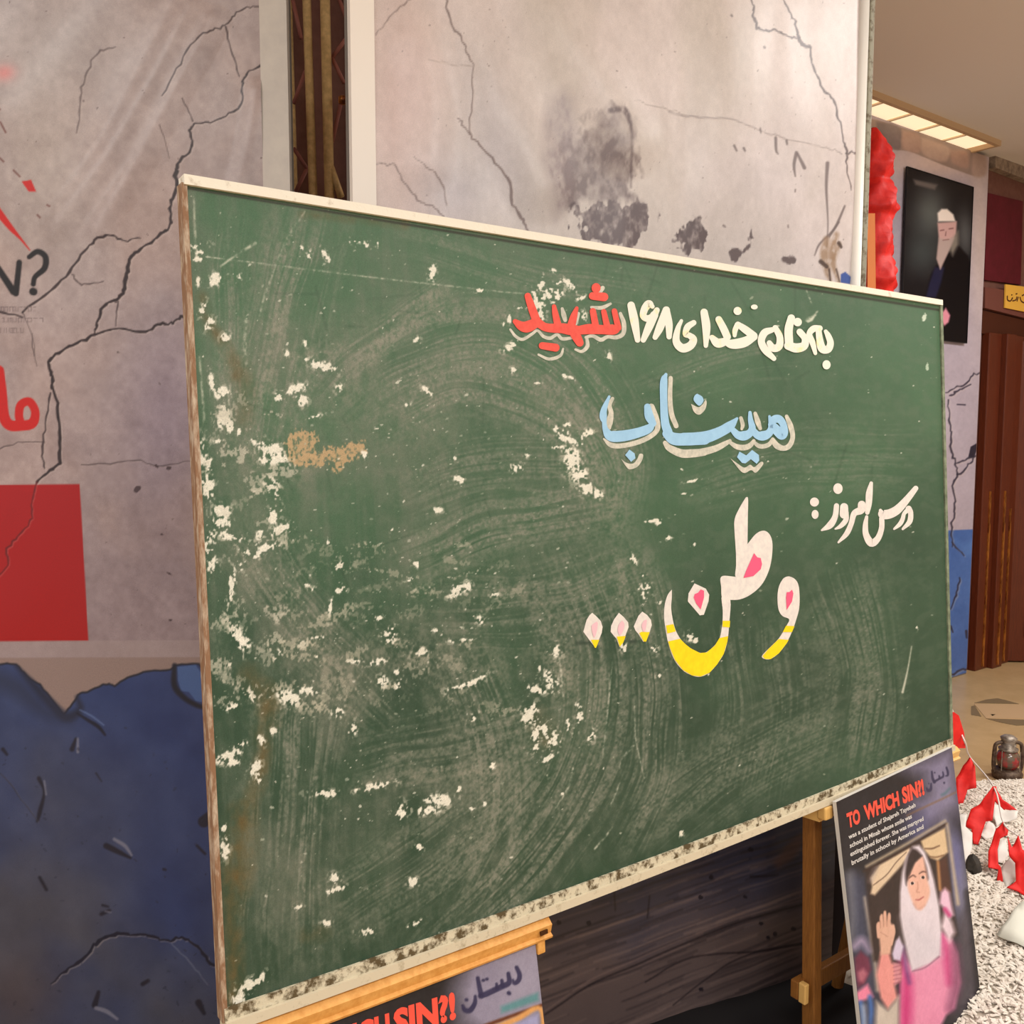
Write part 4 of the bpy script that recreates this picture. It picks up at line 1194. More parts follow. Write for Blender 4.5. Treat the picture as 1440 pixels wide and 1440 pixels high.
m_top = mat('worn_white_strip', (232, 224, 206), .6, .3, noise=(170, 152, 126), scale=34, contrast=(.6, .78), bump=.3)
m_side = mat('rusty_edge_strip', (138, 104, 78), .7, .2, noise=(190, 172, 150), scale=26, contrast=(.46, .66), stretch=(4, 4, 1))
m_sider = mat('pale_green_edge_strip', (140, 148, 122), .7, .2, noise=(96, 104, 84), scale=40)
m_tray = mat('chipped_tray_lip', (206, 196, 170), .8, .2, noise=(92, 78, 54), scale=48, contrast=(.45, .58), bump=.8)
m_tray2 = mat('cream_tray_edge', (206, 194, 168), .6, .3, noise=(160, 146, 118), scale=60, contrast=(.55, .75))
bstrip(0, BW, -.003, .011, -.02, .006).build('top_strip', m_top, cb)
bstrip(-.003, .0045, .008, BH - .01, -.02, .003, 20).build('left_strip', m_side, cb)
bstrip(BW - .009, BW + .003, .008, BH - .012, -.02, .004, 20).build('right_strip', m_sider, cb)
bstrip(0, BW, BH - .030, BH - .012, -.02, .005).build('tray_lip', m_tray, cb)
bstrip(0, BW, BH - .0125, BH + .002, -.02, .011).build('tray_edge', m_tray2, cb)
bstrip(.004, BW - .004, .004, BH - .004, -.018, -.003).build('backing_board', mat('board_back', (110, 84, 58), .8, .2), cb)

# ---- painted lettering
m_redp = mat('red_paint', (232, 92, 78), .6, .25, noise=(222, 80, 68), scale=90)
m_whp = mat('white_paint', (232, 224, 214), .6, .25, noise=(216, 208, 202), scale=70)
m_shp = mat('chalk_white_outline', (214, 208, 192), .7, .2, noise=(178, 178, 164), scale=70)
m_crm = mat('cream_yellow_paint', (234, 230, 216), .6, .25, noise=(240, 228, 164), scale=30, contrast=(.55, .68))
m_blu = mat('sky_blue_paint', (160, 202, 230), .6, .25, noise=(150, 192, 222), scale=50)
m_pnk = mat('pink_paint', (234, 92, 128), .6, .25)
m_pale = mat('pale_pink_paint', (230, 186, 194), .6, .25)
m_yel = mat('yellow_paint', (246, 218, 26), .6, .25, noise=(238, 204, 20), scale=50)


class Paint:
    def __init__(self, lift):
        self.mb = MB(); self.l = lift; self.k = 0

    def P(self, x, y):
        u, v = b_uv(x, y)
        self.k += 1
        return BP(u, v, self.l)

    def stroke(self, pts, grow=1.0):
        self.l += .00004
        q = smoothpath([(p[0], p[1], p[2]) for p in pts], 6)
        d = np.gradient(q[:, :2], axis=0)
        d /= np.linalg.norm(d, axis=1)[:, None] + 1e-9
        nn = np.stack([-d[:, 1], d[:, 0]], 1)
        L = q[:, :2] + nn * q[:, 2:] / 2 * grow
        R = q[:, :2] - nn * q[:, 2:] / 2 * grow
        vs = []
        for a, b in zip(L, R):
            vs += [self.P(*a), self.P(*b)]
        fs = [(2 * i, 2 * i + 1, 2 * i + 3, 2 * i + 2) for i in range(len(L) - 1)]
        self.mb.add(vs, fs)
        for e, sgn in ((0, -1), (-1, 1)):                # round caps
            c, w = q[e, :2], q[e, 2] / 2 * grow
            a0 = math.atan2(nn[e, 1], nn[e, 0])
            ring = [self.P(c[0] + w * math.cos(a0 - sgn * math.pi * t), c[1] + w * math.sin(a0 - sgn * math.pi * t)) for t in np.linspace(0, 1, 9)]
            self.mb.add(ring, [tuple(range(9))])
        return self

    def dot(self, x, y, r, ry=None):
        self.l += .00004
        ry = ry or r
        self.mb.add([self.P(x + r * math.cos(t), y + ry * math.sin(t)) for t in np.linspace(0, 2 * math.pi, 18, endpoint=False)], [tuple(range(18))])
        return self

    def poly(self, pts, smooth=True):
        self.l += .00004
        p = np.asarray([a[:2] for a in pts], float)
        if smooth:
            p = smoothpath(np.vstack([p, p[:1]]), 4)[:-1]
        from mathutils.geometry import tessellate_polygon
        tri = tessellate_polygon([[Vector((float(a[0]), float(a[1]), 0)) for a in p]])
        self.mb.add([self.P(*a) for a in p], [tuple(t) for t in tri])
        return self

    def build(self, name, m, label=None, parent=None):
        me = mesh_from(name, self.mb.v, self.mb.f)
        bm = bmesh.new(); bm.from_mesh(me)
        bm.normal_update()
        fl_ = [f for f in bm.faces if f.normal.dot(Vector(BN)) < 0]
        bmesh.ops.reverse_faces(bm, faces=fl_)
        bm.to_mesh(me); bm.free()
        o = link(name, me, m, parent or cb)
        if label: o['label'] = label
        return o


pw = Paint(.0004)
for st in ([(125, 600, 22), (180, 670, 30), (250, 700, 32), (340, 650, 30), (400, 612, 26), (460, 670, 32), (530, 688, 36), (600, 652, 30), (650, 695, 36), (750, 685, 28)], [(890, 680, 30), (960, 665, 36), (1040, 705, 42), (1110, 675, 36), (1200, 680, 42), (1268, 640, 44), (1275, 540, 46), (1240, 440, 34)], [(900, 690, 30), (905, 770, 42), (850, 822, 32), (785, 803, 24)], [(945, 375, 26), (1050, 380, 40), (1140, 340, 26)], [(410, 855, 22), (520, 900, 32), (630, 865, 32), (660, 795, 20)], [(815, 440, 34), (790, 540, 34)], [(650, 390, 30), (665, 450, 50), (680, 505, 40)]):
    pw.stroke(zc(*st))
pw.stroke(zc((1030, 225, 40), (1060, 180, 44)))
pw.build('painted_shadow', m_shp, 'white outline under the red word')
pr = Paint(.0011)
for st in ([(300, 262, 66), (340, 380, 80), (385, 505, 86)], [(172, 520, 50), (235, 565, 96), (300, 572, 116), (395, 525, 96)], [(390, 520, 86), (470, 575, 84), (560, 588, 92), (640, 588, 100), (720, 600, 112), (800, 612, 100)], [(565, 368, 44), (580, 450, 64), (605, 560, 76)], [(795, 385, 36), (765, 470, 72), (740, 560, 84)], [(740, 590, 90), (790, 670, 96), (825, 735, 80)], [(800, 612, 84), (920, 597, 104), (1050, 602, 94), (1170, 600, 104), (1215, 575, 60)], [(958, 415, 64), (985, 560, 70)], [(1068, 420, 54), (1100, 560, 66)], [(1175, 415, 56), (1215, 585, 64)], [(955, 262, 78), (1070, 272, 88)], [(445, 765, 72), (580, 785, 82)]):
    pr.stroke(zc(*st))
q = zc((990, 182))[0]; pr.dot(q[0], q[1], 6.4, 7)
pr.build('painted_word', m_redp, 'red painted word with white outline')
zf = crop(860, 400, 8); zg = crop(1010, 420, 8)
pc_ = Paint(.0011)
for st in ([(215, 235, 84), (250, 400, 96), (288, 625, 62)], [(455, 250, 50), (415, 220, 88), (368, 275, 84), (352, 355, 76), (405, 385, 76), (470, 350, 76), (505, 290, 64)], [(475, 345, 92), (420, 470, 92), (352, 625, 62)], [(485, 595, 60), (540, 480, 92), (610, 290, 84)], [(612, 285, 74), (640, 450, 84), (642, 590, 60)], [(780, 410, 38), (740, 500, 60), (722, 640, 84), (790, 718, 96), (880, 690, 92), (915, 620, 84), (870, 575, 66), (825, 560, 62), (850, 480, 74), (918, 432, 62)], [(1035, 315, 84), (1060, 480, 94), (1055, 690, 50)], [(1200, 395, 76), (1255, 500, 84), (1295, 590, 84)], [(1125, 600, 64), (1190, 660, 104), (1285, 640, 84)]):
    pc_.stroke(zf(*st))
for st in ([(215, 290, 62), (300, 350, 84), (395, 420, 84)], [(208, 295, 60), (182, 360, 60), (178, 415, 44)], [(75, 485, 66), (150, 512, 104), (280, 492, 114), (395, 430, 84)], [(600, 352, 60), (515, 385, 84), (478, 480, 80), (525, 580, 84), (620, 675, 54)], [(635, 330, 64), (685, 430, 76), (678, 535, 84), (612, 558, 84), (568, 500, 62)], [(815, 220, 84), (785, 350, 94), (790, 500, 94)], [(780, 530, 94), (870, 556, 104), (958, 530, 94), (968, 450, 76), (910, 375, 74)], [(1135, 335, 66), (1065, 340, 74), (1018, 400, 66), (1055, 500, 66), (1085, 615, 42)], [(1120, 350, 66), (1132, 450, 76), (1160, 560, 94), (1228, 570, 84), (1255, 500, 76), (1230, 420, 66), (1202, 370, 44)]):
    pc_.stroke(zg(*st))
for x, y, rx, ry in ((210, 140, 46, 46), (398, 95, 38, 28), (885, 265, 48, 48), (1210, 745, 46, 52)):
    q = zg((x, y))[0]; pc_.dot(q[0], q[1], rx / 8, ry / 8)
pc_.build('painted_word', m_crm, 'cream and yellow painted line of words')
zh = crop(830, 510, 9); zi = crop(960, 510, 8.47)
pw = Paint(.0004)
for st in ([(280, 455, 44), (242, 540, 54), (262, 640, 64), (238, 760, 90), (240, 830, 40)], [(170, 965, 22), (260, 1042, 62), (400, 1052, 62), (600, 1007, 62), (760, 932, 62), (848, 840, 64), (828, 720, 90), (770, 560, 84)], [(1015, 195, 54), (1008, 450, 58), (1028, 650, 64), (1085, 800, 62)], [(945, 1015, 56), (1000, 1080, 84), (1150, 1147, 104), (1300, 1147, 104), (1440, 1132, 92)]):
    pw.stroke(zh(*st))
for st in ([(0, 1085, 98), (200, 1070, 88), (380, 1025, 78), (500, 967, 62), (560, 930, 40)], [(560, 950, 40), (640, 1000, 62), (730, 1012, 68), (800, 985, 62), (845, 930, 40)], [(850, 950, 40), (900, 990, 52), (960, 997, 52), (1030, 970, 52), (1070, 910, 40)], [(1070, 920, 52), (1120, 990, 74), (1200, 1020, 62), (1270, 985, 62), (1308, 880, 56), (1280, 750, 64), (1235, 640, 44)], [(690, 660, 44), (712, 740, 48), (700, 790, 32)], [(860, 605, 44), (890, 700, 64), (920, 785, 42)]):
    pw.stroke(zi(*st))
pw.poly(zh((385, 1215), (460, 1270), (540, 1275), (590, 1220), (620, 1155), (665, 1165), (650, 1240), (590, 1320), (500, 1350), (455, 1320)))
pw.poly(zi((95, 490), (180, 530), (230, 500), (268, 445), (282, 480), (262, 560), (195, 620), (130, 585)))
pw.poly(zi((565, 1140), (640, 1195), (730, 1250), (800, 1215), (850, 1245), (930, 1180), (955, 1210), (870, 1310), (810, 1280), (710, 1310)))
pw.build('painted_shadow', m_shp, 'white outline under the blue word')
pb = Paint(.0011)
for st in ([(235, 430, 32), (170, 590, 76), (160, 690, 92), (178, 760, 52)], [(172, 760, 56), (190, 850, 76), (255, 928, 134), (420, 926, 138), (600, 886, 124), (730, 837, 112), (785, 775, 66)], [(718, 560, 84), (742, 680, 114), (790, 770, 84)], [(952, 150, 40), (925, 240, 92), (925, 500, 92), (940, 750, 104), (978, 880, 116)], [(965, 900, 116), (1050, 962, 154), (1200, 972, 154), (1440, 962, 154)]):
    pb.stroke(zh(*st))
for st in ([(0, 912, 152), (150, 906, 152), (300, 880, 142), (450, 820, 124), (560, 752, 112), (642, 665, 30)], [(590, 800, 66), (650, 860, 92), (720, 872, 114), (790, 842, 94), (822, 780, 84), (802, 680, 62), (796, 595, 40)], [(822, 790, 66), (880, 860, 92), (950, 872, 114), (1020, 840, 94), (1050, 770, 76), (1028, 640, 30)], [(1052, 740, 84), (1080, 680, 94), (1140, 672, 94), (1188, 730, 84), (1208, 830, 84), (1170, 872, 94), (1100, 820, 74), (1062, 770, 64)], [(1100, 760, 66), (1160, 815, 66)]):
    pb.stroke(zi(*st))
pb.poly(zh((490, 1100), (555, 1150), (565, 1210), (510, 1255), (435, 1170)), False)
pb.poly(zi((165, 370), (225, 405), (240, 460), (190, 515), (125, 450), (135, 395)))
pb.poly(zi((670, 1060), (750, 1105), (820, 1040), (900, 1100), (905, 1165), (875, 1205), (805, 1150), (740, 1200), (700, 1195), (640, 1125)), False)
pb.build('painted_word', m_blu, 'sky blue painted word with white outline')
zj = crop(1130, 670, 8.47)
pw = Paint(.0006)
for st in ([(390, 350, 62), (372, 480, 68), (312, 580, 80), (215, 640, 24)], [(480, 365, 96), (480, 450, 106)], [(512, 430, 44), (500, 520, 62), (440, 590, 52), (375, 625, 20)], [(690, 335, 92), (680, 400, 94), (600, 442, 72), (565, 560, 62), (510, 680, 62), (412, 785, 24)], [(802, 80, 42), (780, 200, 80), (772, 330, 74), (755, 430, 52)], [(748, 480, 38), (733, 580, 62), (740, 690, 74), (802, 792, 92), (880, 740, 74), (925, 620, 64), (928, 500, 62)], [(912, 405, 40), (935, 450, 104), (1020, 446, 112), (1120, 390, 104), (1230, 270, 82), (1332, 142, 62)], [(1248, 385, 74), (1272, 440, 62), (1258, 540, 62), (1178, 625, 30)], [(1245, 395, 60), (1195, 440, 46), (1175, 510, 52), (1140, 570, 52), (1075, 625, 26)]):
    pw.stroke(zj(*st))
for x, y, rx, ry in ((405, 145, 56, 64), (125, 305, 54, 54), (133, 452, 42, 54)):
    q = zj((x, y))[0]; pw.dot(q[0], q[1], rx / 8.47, ry / 8.47)
pw.build('painted_word', m_whp, 'small white painted words with colon')
zk = crop(920, 690, 5.333); zl = crop(810, 840, 12)
pw = Paint(.0006)
pw.poly(zk((685, 50), (640, 125), (602, 210), (600, 300), (610, 450), (612, 560), (610, 650), (690, 655), (697, 500), (698, 380), (700, 200), (702, 60)))
pw.poly(zk((690, 410), (760, 325), (820, 300), (865, 330), (885, 400), (877, 520), (850, 620), (800, 710), (720, 780), (640, 815), (560, 818), (508, 805), (500, 720), (494, 660), (520, 638), (600, 645), (650, 645), (670, 560), (680, 460)))
pw.poly(zk((130, 742), (100, 780), (78, 850), (72, 950), (88, 1070), (110, 1170), (150, 1270), (210, 1345), (280, 1385), (345, 1395), (410, 1365), (470, 1300), (520, 1220), (548, 1120), (560, 1000), (568, 815), (505, 790), (512, 900), (508, 1000), (490, 1100), (450, 1160), (390, 1210), (340, 1215), (270, 1180), (210, 1130), (165, 1060), (140, 980), (125, 880), (130, 800)))
pw.poly(zk((945, 690), (970, 655), (1010, 643), (1055, 665), (1080, 710), (1088, 790), (1085, 880), (1065, 960), (1030, 1060), (985, 1150), (930, 1220), (870, 1262), (825, 1262), (805, 1240), (850, 1190), (930, 1110), (985, 1020), (1010, 965), (960, 940), (930, 890), (922, 800), (930, 730)))
pw.poly(zk((300, 695), (385, 735), (410, 780), (405, 830), (370, 930), (340, 935), (250, 830), (255, 770)), False)
bigw = pw.build('painted_word', m_whp, 'large white painted word')
drops = []
for d in ([(270, 260), (340, 320), (415, 400), (445, 500), (430, 600), (380, 720), (320, 850), (230, 730), (120, 580), (150, 470), (175, 380), (225, 300)], [(720, 260), (800, 330), (875, 420), (885, 500), (840, 620), (800, 730), (730, 840), (680, 700), (580, 580), (590, 480), (640, 370)], [(1115, 240), (1200, 300), (1260, 380), (1275, 470), (1235, 600), (1175, 745), (1130, 750), (1050, 620), (1000, 560), (970, 490), (1010, 400), (1050, 310)]):
    drops.append(Paint(.0006).poly(zl(*d), False).build('painted_drop', m_whp))
for p in ([(100, 1130), (190, 1110), (230, 1150), (270, 1182), (340, 1217), (390, 1212), (450, 1162), (485, 1105), (550, 1090), (545, 1130), (518, 1222), (468, 1302), (410, 1365), (345, 1393), (280, 1385), (210, 1343), (152, 1268), (115, 1180)], [(85, 1010), (140, 1000), (158, 1055), (95, 1070)], [(510, 975), (565, 975), (562, 1025), (508, 1020)], [(930, 1112), (1005, 1118), (985, 1150), (930, 1220), (870, 1262), (828, 1262), (808, 1240), (850, 1190)], [(985, 1012), (1048, 1015), (1030, 1060), (960, 1060)]):
    Paint(.0014).poly(zk(*p), False).build('painted_trim', m_yel, 'yellow painted band', bigw)
for dr, p in zip(drops, ([(245, 715), (385, 715), (330, 850), (310, 850)], [(680, 660), (830, 650), (790, 760), (730, 830)], [(1060, 600), (1100, 580), (1235, 585), (1175, 745), (1135, 745)])):
    Paint(.0014).poly(zl(*p), False).build('painted_trim', m_yel, 'yellow painted tip', dr)
for p in ([(300, 775), (325, 765), (345, 740), (370, 750), (370, 800), (345, 890), (310, 845), (292, 800)], [(745, 468), (770, 500), (795, 505), (805, 550), (795, 590), (740, 640), (665, 655), (690, 590)], [(990, 760), (1010, 760), (1030, 742), (1040, 770), (1030, 830), (990, 895), (985, 800)]):
    Paint(.0014).poly(zk(*p), False).build('painted_heart', m_pnk, 'pink painted heart', bigw)
for dr, p in zip(drops, ([(290, 440), (340, 410), (360, 450), (340, 580), (300, 680), (265, 580), (255, 480)], [(770, 390), (810, 450), (790, 560), (735, 640), (700, 570), (710, 470)], [(1140, 390), (1185, 380), (1175, 500), (1150, 580), (1120, 560), (1100, 470)])):
    Paint(.0014).poly(zl(*p)).build('painted_heart', m_pale, 'pale pink painted mark', dr)

# ================================================================== EASELS
m_pine = mat('orange_pine', (226, 168, 92), .5, .35, noise=(206, 144, 68), scale=10, stretch=(6, 6, 6))
m_pine2 = mat('brown_pine', (150, 98, 44), .55, .3, noise=(122, 76, 32), scale=10, stretch=(30, 30, 2))
m_peg = mat('pale_pine', (222, 176, 104), .5, .3)


def easel(name, u0, u1, label, lm, legm, front, legs):
    mid = BP((u0 + u1) / 2, BH)
    e = empty(name, (mid[0], mid[1], 0), label, 'easel')
    led = MB()
    sec = [(.007, -.05), (.007, front - .010), (.017, front), (.033, front - .005), (.037, front + .001), (.041, front - .001), (.041, -.05)]
    us = np.linspace(u0, u1, 13)
    ns = len(sec)
    vs = [BP(u, BH + a_, b_) for u in us for a_, b_ in sec]
    fs = [(i * ns + k, i * ns + (k + 1) % ns, (i + 1) * ns + (k + 1) % ns, (i + 1) * ns + k) for i in range(12) for k in range(ns)]
    fs += [tuple(range(ns - 1, -1, -1)), tuple(12 * ns + k for k in range(ns))]
    led = led.add(vs, fs).build('ledge', lm, e)
    for ul in legs:
        top = BP(ul + .03, BH - .25, -.062); foot = BP(ul, BH + .03, -.045); foot = np.array([foot[0], foot[1], 0]) + NH * .012
        a = UH * .030; b = NH * .036
        mbx = MB()
        o0 = foot - a / 2 - b / 2; o1 = top - a / 2 - b / 2
        vs = [o0, o0 + a, o0 + a + b, o0 + b, o1, o1 + a, o1 + a + b, o1 + b]
        mbx.add(vs, [(0, 1, 2, 3), (7, 6, 5, 4), (4, 5, 1, 0), (5, 6, 2, 1), (6, 7, 3, 2), (7, 4, 0, 3)])
        mbx.build('leg', legm, e, bevel=.003)
    return e, mid, led


uL0 = b_uv(326, 1449)[0]; uL1 = b_uv(770, 1290)[0]
e1, mid1, led1 = easel('display_easel', uL0, uL1, 'orange pine easel whose ledge carries the near left end of the chalkboard', m_pine, m_pine2, .013, (.022, uL1 - .075))
hk = MB().box(BP(uL1 - .030, BH + .040, -.006), BU * .017, BV * .026, BN * .014).build('hook', m_pine, e1, bevel=.002)
pg = MB().box(BP(uL1 - .028, BH + .022, .0125), BU * .016, BV * .007, BN * .003).build('peg_hole', mat('dark_hole', (70, 42, 20), .8, .1), led1)
c_ = (BP(.1, BH, -.045) * .5 + BP(uL1 - .1, BH, -.045) * .5)
back = MB()
rt = np.array([mid1[0], mid1[1], .55]) - NH * .05
MB().tube([rt, np.array([mid1[0], mid1[1], 0]) - NH * .20], .016, 8).build('rear_leg', m_pine2, e1)

uR0 = b_uv(1154, 1132)[0]; uR1 = b_uv(1350, 1060)[0] + .01
uleg = b_uv(1166, 1128)[0]
e2, mid2, led2 = easel('display_easel', uR0, uR1, 'brown pine easel behind the waving girl poster, under the far end of the chalkboard', m_peg, m_pine2, -.004, (uleg + .005, uR1 - .06))
q0 = BP(uR0 - .002, BH + .004, -.01)
MB().box(q0, BU * .03, BV * .030, BN * .024).build('peg', m_peg, e2, bevel=.004)
q0 = BP(BW + .006, BH - .002, -.03)
MB().box(BP(BW - .01, BH + .008, -.06), BU * .055, BV * .032, BN * .035).build('peg', m_peg, e2, bevel=.004)
fA = BP(uleg + .005, BH + .03, -.045); fA[2] = 0
fA = fA + NH * .012
fB = fA + UH * (uR1 - .06 - uleg)
zc_ = on_plane(1142, 1395, fA, NH)[2]
MB().box(fA - UH * .036 + ZUP * (zc_ - .02) + NH * -.018, UH * (np.linalg.norm(fB - fA) + .06), NH * -.022, ZUP * .045).build('crossbar', m_pine2, e2, bevel=.003)
MB().box(fA - UH * .036 + ZUP * (zc_ - .022) + NH * -.017, UH * .016, NH * .02, ZUP * .05).build('crossbar_end', m_peg, e2, bevel=.003)
rt = np.array([mid2[0], mid2[1], .6]) - NH * .05
MB().tube([rt, np.array([mid2[0], mid2[1], 0]) - NH * .15], .016, 8).build('rear_leg', m_pine2, e2)

# ================================================================== POSTERS
m_foam = mat('foam_board_edge', (214, 208, 200), .7, .2)
m_pprint = print_mat('poster_print', .4, .35, .10, 800)


class Poster:
    def __init__(self, name, TLp, U, W, H, ang, label, nc, nr):
        self.U = U
        self.V = -ZUP * math.cos(ang) + NH * math.sin(ang)
        self.N = np.cross(self.V, self.U)
        if self.N @ NH < 0: self.N = -self.N
        self.TL, self.W, self.H = TLp, W, H
        base = TLp + self.U * W / 2 + self.V * H
        self.e = empty(name, base, label, 'poster')
        self.s = Sheet(lambda a, b: TLp + a[..., None] * self.U + b[..., None] * self.V, nr, nc, np.linspace(0, W, nc), np.linspace(0, H, nr))
        self.s.N = self.N

    def finish(self):
        self.pr = self.s.build('print', m_pprint, self.e, self.N)
        MB().box(self.TL - self.N * .0105, self.U * self.W, self.V * self.H, self.N * .0102).build('foam_board', m_foam, self.e)

    def text(self, body, p0, p1, hpx, m, name='printed_text', offset=0.0, lift=.0006):
        """one line of lettering from pixel p0 (baseline start) to p1 (baseline end)"""
        a = on_plane(p0[0], p0[1], self.TL, self.N); b = on_plane(p1[0], p1[1], self.TL, self.N)
        t = on_plane(p0[0] + hpx[0], p0[1] + hpx[1], self.TL, self.N)
        cu = bpy.data.curves.new(name, 'FONT')
        cu.body = body; cu.size = 1.0; cu.offset = offset; cu.resolution_u = 3
        ob = bpy.data.objects.new(name, cu)
        COL.objects.link(ob)
        bpy.context.view_layer.update()
        me = bpy.data.meshes.new_from_object(ob.evaluated_get(bpy.context.evaluated_depsgraph_get()))
        bpy.data.objects.remove(ob)
        n = len(me.vertices)
        co = np.empty(n * 3, np.float32); me.vertices.foreach_get('co', co); co = co.reshape(-1, 3)
        x0, x1 = co[:, 0].min(), co[:, 0].max()
        uax = b - a; vax = t - a
        W_ = a + ((co[:, 0:1] - x0) / (x1 - x0)) * uax + (co[:, 1:2] / .73) * vax + self.N * lift
        me.vertices.foreach_set('co', W_.astype(np.float32).ravel())
        me.update()
        return link(name, me, m, self.pr)


# ---- right poster
TR = on_plane(1338.5, 1051, BTL + BN * .03 + BV * BH, BN); TLp = on_plane(1176, 1128, BTL + BN * .03 + BV * BH, BN)
Up = TR - TLp; Wp = np.linalg.norm(Up); Up /= Wp
P1 = Poster('photo_poster', TLp, Up, Wp, .66, math.radians(9.3), 'dark poster with red headline and photo of a waving girl in white headscarf', 240, 330)
s = P1.s
sh = (330, 240)
n1 = fbm(sh, 60, 4, 61); n2 = fbm(sh, 14, 3, 62); n3 = fbm(sh, 3, 2, 63)
X, Y = s.PX, s.PY
za = crop(1170, 1040, 7.578); zb_ = crop(1190, 1150, 4.965)
s.col[:] = np.array([34, 32, 38], np.float32)
s.poly(za((780, 300), (1300, 60), (1400, 700), (1150, 900), (960, 950), (900, 800), (850, 660), (1000, 560), (960, 380)), (128, 122, 150), .95, 18)
s.blob(1290, 1165, 22, 26, (84, 84, 128), .7)
s.poly(zb_((690, 20), (800, 200), (860, 500), (850, 700), (800, 760), (740, 600), (720, 200)), (150, 148, 178), .8, 10)
s.blob(1345, 1215, 9, 50, (92, 92, 140), .8)
s.blob(1362, 1300, 16, 40, (70, 66, 78), .9)
s.poly(zb_((780, 760), (850, 650), (960, 1280), (760, 1400), (760, 1000)), (78, 70, 78), .85, 10)
s.line(zb_((850, 520, 40), (890, 800, 40), (930, 1240, 50)), color=(32, 28, 34), soft=5)
s.poly(zb_((0, 420), (60, 380), (140, 420), (165, 800), (200, 1000), (230, 1300), (250, 1500), (80, 1500)), (62, 66, 88), .9, 10)
s.line(zb_((25, 400, 40), (45, 700, 30), (30, 900, 30)), color=(130, 130, 138), alpha=.7, soft=8)
s.line(zb_((130, 560, 20), (170, 800, 24), (200, 1000, 26), (220, 1200, 30)), color=(178, 164, 150), alpha=.85, soft=3)
s.line(za((800, 810, 14), (900, 760, 16), (1050, 690, 16), (1200, 620, 14), (1330, 555, 12)), color=(122, 92, 70), alpha=.9, soft=1.5)
# picture of a doorway
s.poly(zb_((130, 360), (400, 220), (690, 60), (735, 520), (780, 820), (500, 1000), (250, 1010), (190, 1000)), (48, 34, 32), 1, 3)
s.poly(zb_((180, 480), (170, 420), (230, 330), (440, 210), (450, 230), (390, 330), (300, 430), (200, 540), (170, 530)), (214, 190, 160), 1, 2)
s.line(zb_((190, 470, 6), (280, 400, 6), (350, 310, 5), (420, 240, 4)), color=(92, 66, 54), soft=.8)
s.line(zb_((170, 440, 26), (210, 340, 26)), color=(150, 138, 136), alpha=.6, soft=4)
s.poly(zb_((520, 160), (690, 70), (712, 240), (640, 300), (590, 280), (540, 220)), (212, 184, 146), 1, 2)
s.line(zb_((550, 215, 8), (600, 215, 10), (650, 195, 8)), color=(96, 64, 46), soft=1)
s.line(zb_((585, 270, 7), (630, 275, 9), (680, 260, 8)), color=(110, 76, 52), soft=1)
s.poly(zb_((640, 310), (700, 270), (735, 520), (660, 520)), (72, 40, 30), 1, 2)
s.line(zb_((640, 310, 20), (655, 500, 20)), color=(178, 128, 80), soft=2)
s.line(zb_((120, 375, 10), (400, 222, 14), (700, 40, 14)), color=(52, 34, 28), soft=1.2)
s.line(zb_((140, 340, 18), (400, 195, 20), (690, 22, 18)), color=(186, 168, 140), alpha=.8, soft=2)
s.line(zb_((705, 45, 16), (740, 300, 20), (780, 600, 24)), color=(196, 176, 146), alpha=.85, soft=2.5)
# pink sleeve and dress
PK = (224, 140, 172); PD = (196, 52, 118)
s.poly(zb_((400, 960), (470, 1060), (640, 970), (660, 800), (740, 850), (780, 950), (800, 1150), (760, 1330), (700, 1380), (640, 1500), (370, 1500), (380, 1100)), PK, 1, 3)
s.line(zb_((385, 960, 40), (420, 1100, 60), (420, 1300, 80), (410, 1500, 70)), color=PD, soft=8)
s.line(zb_((670, 830, 50), (700, 950, 50), (720, 1150, 40)), color=PD, alpha=.8, soft=6)
s.line(zb_((760, 900, 40), (770, 1150, 60), (730, 1330, 40)), color=(112, 58, 88), alpha=.8, soft=8)
s.line(zb_((395, 900, 20), (420, 1050, 24), (440, 1150, 20)), color=(92, 60, 120), alpha=.8, soft=4)
s.poly(zb_((370, 830), (400, 900), (380, 1000), (330, 990), (320, 950), (345, 860)), (206, 192, 214), 1, 2)
s.poly(zb_((690, 490), (720, 520), (735, 600), (752, 680), (720, 700), (690, 640), (650, 600), (660, 520)), (226, 186, 208), 1, 3)
s.poly(zb_((690, 640), (740, 730), (760, 800), (720, 870), (660, 760)), (226, 204, 214), 1, 4)
s.line(zb_((690, 640, 26), (720, 680, 22)), color=PD, soft=3)
# raised hand and forearm
SK = (214, 168, 146)
s.poly(zb_((240, 940), (300, 940), (320, 1010), (380, 1040), (380, 1130), (340, 1170), (360, 1260), (290, 1340), (240, 1260), (210, 1100)), (224, 146, 140), 1, 3)
s.poly(zb_((330, 1010), (380, 1020), (375, 1090), (390, 1110), (340, 1170)), (206, 140, 150), .9, 2)
for k in range(5):
    s.line(zb_((330, 1045 + k * 28, 5), (380, 1030 + k * 30, 6)), color=(150, 76, 96), alpha=.8, soft=1)
s.poly(zb_((215, 740), (230, 830), (240, 960), (310, 950), (320, 880), (338, 800), (330, 750), (290, 720)), SK, 1, 2)
for st in ([(228, 830, 26), (222, 760, 24), (226, 735, 18)], [(250, 760, 26), (245, 700, 24), (248, 680, 16)], [(272, 750, 26), (270, 680, 24), (270, 658, 18)], [(295, 760, 26), (300, 690, 24), (300, 670, 16)], [(310, 880, 30), (330, 800, 26), (328, 755, 20)]):
    s.line(zb_(*st), color=SK, soft=1)
for st in ([(239, 770, 4), (238, 720, 4)], [(261, 760, 4), (260, 690, 4)], [(284, 760, 4), (286, 690, 4)], [(240, 800, 4), (290, 830, 4)]):
    s.line(zb_(*st), color=(158, 108, 92), alpha=.7, soft=.8)
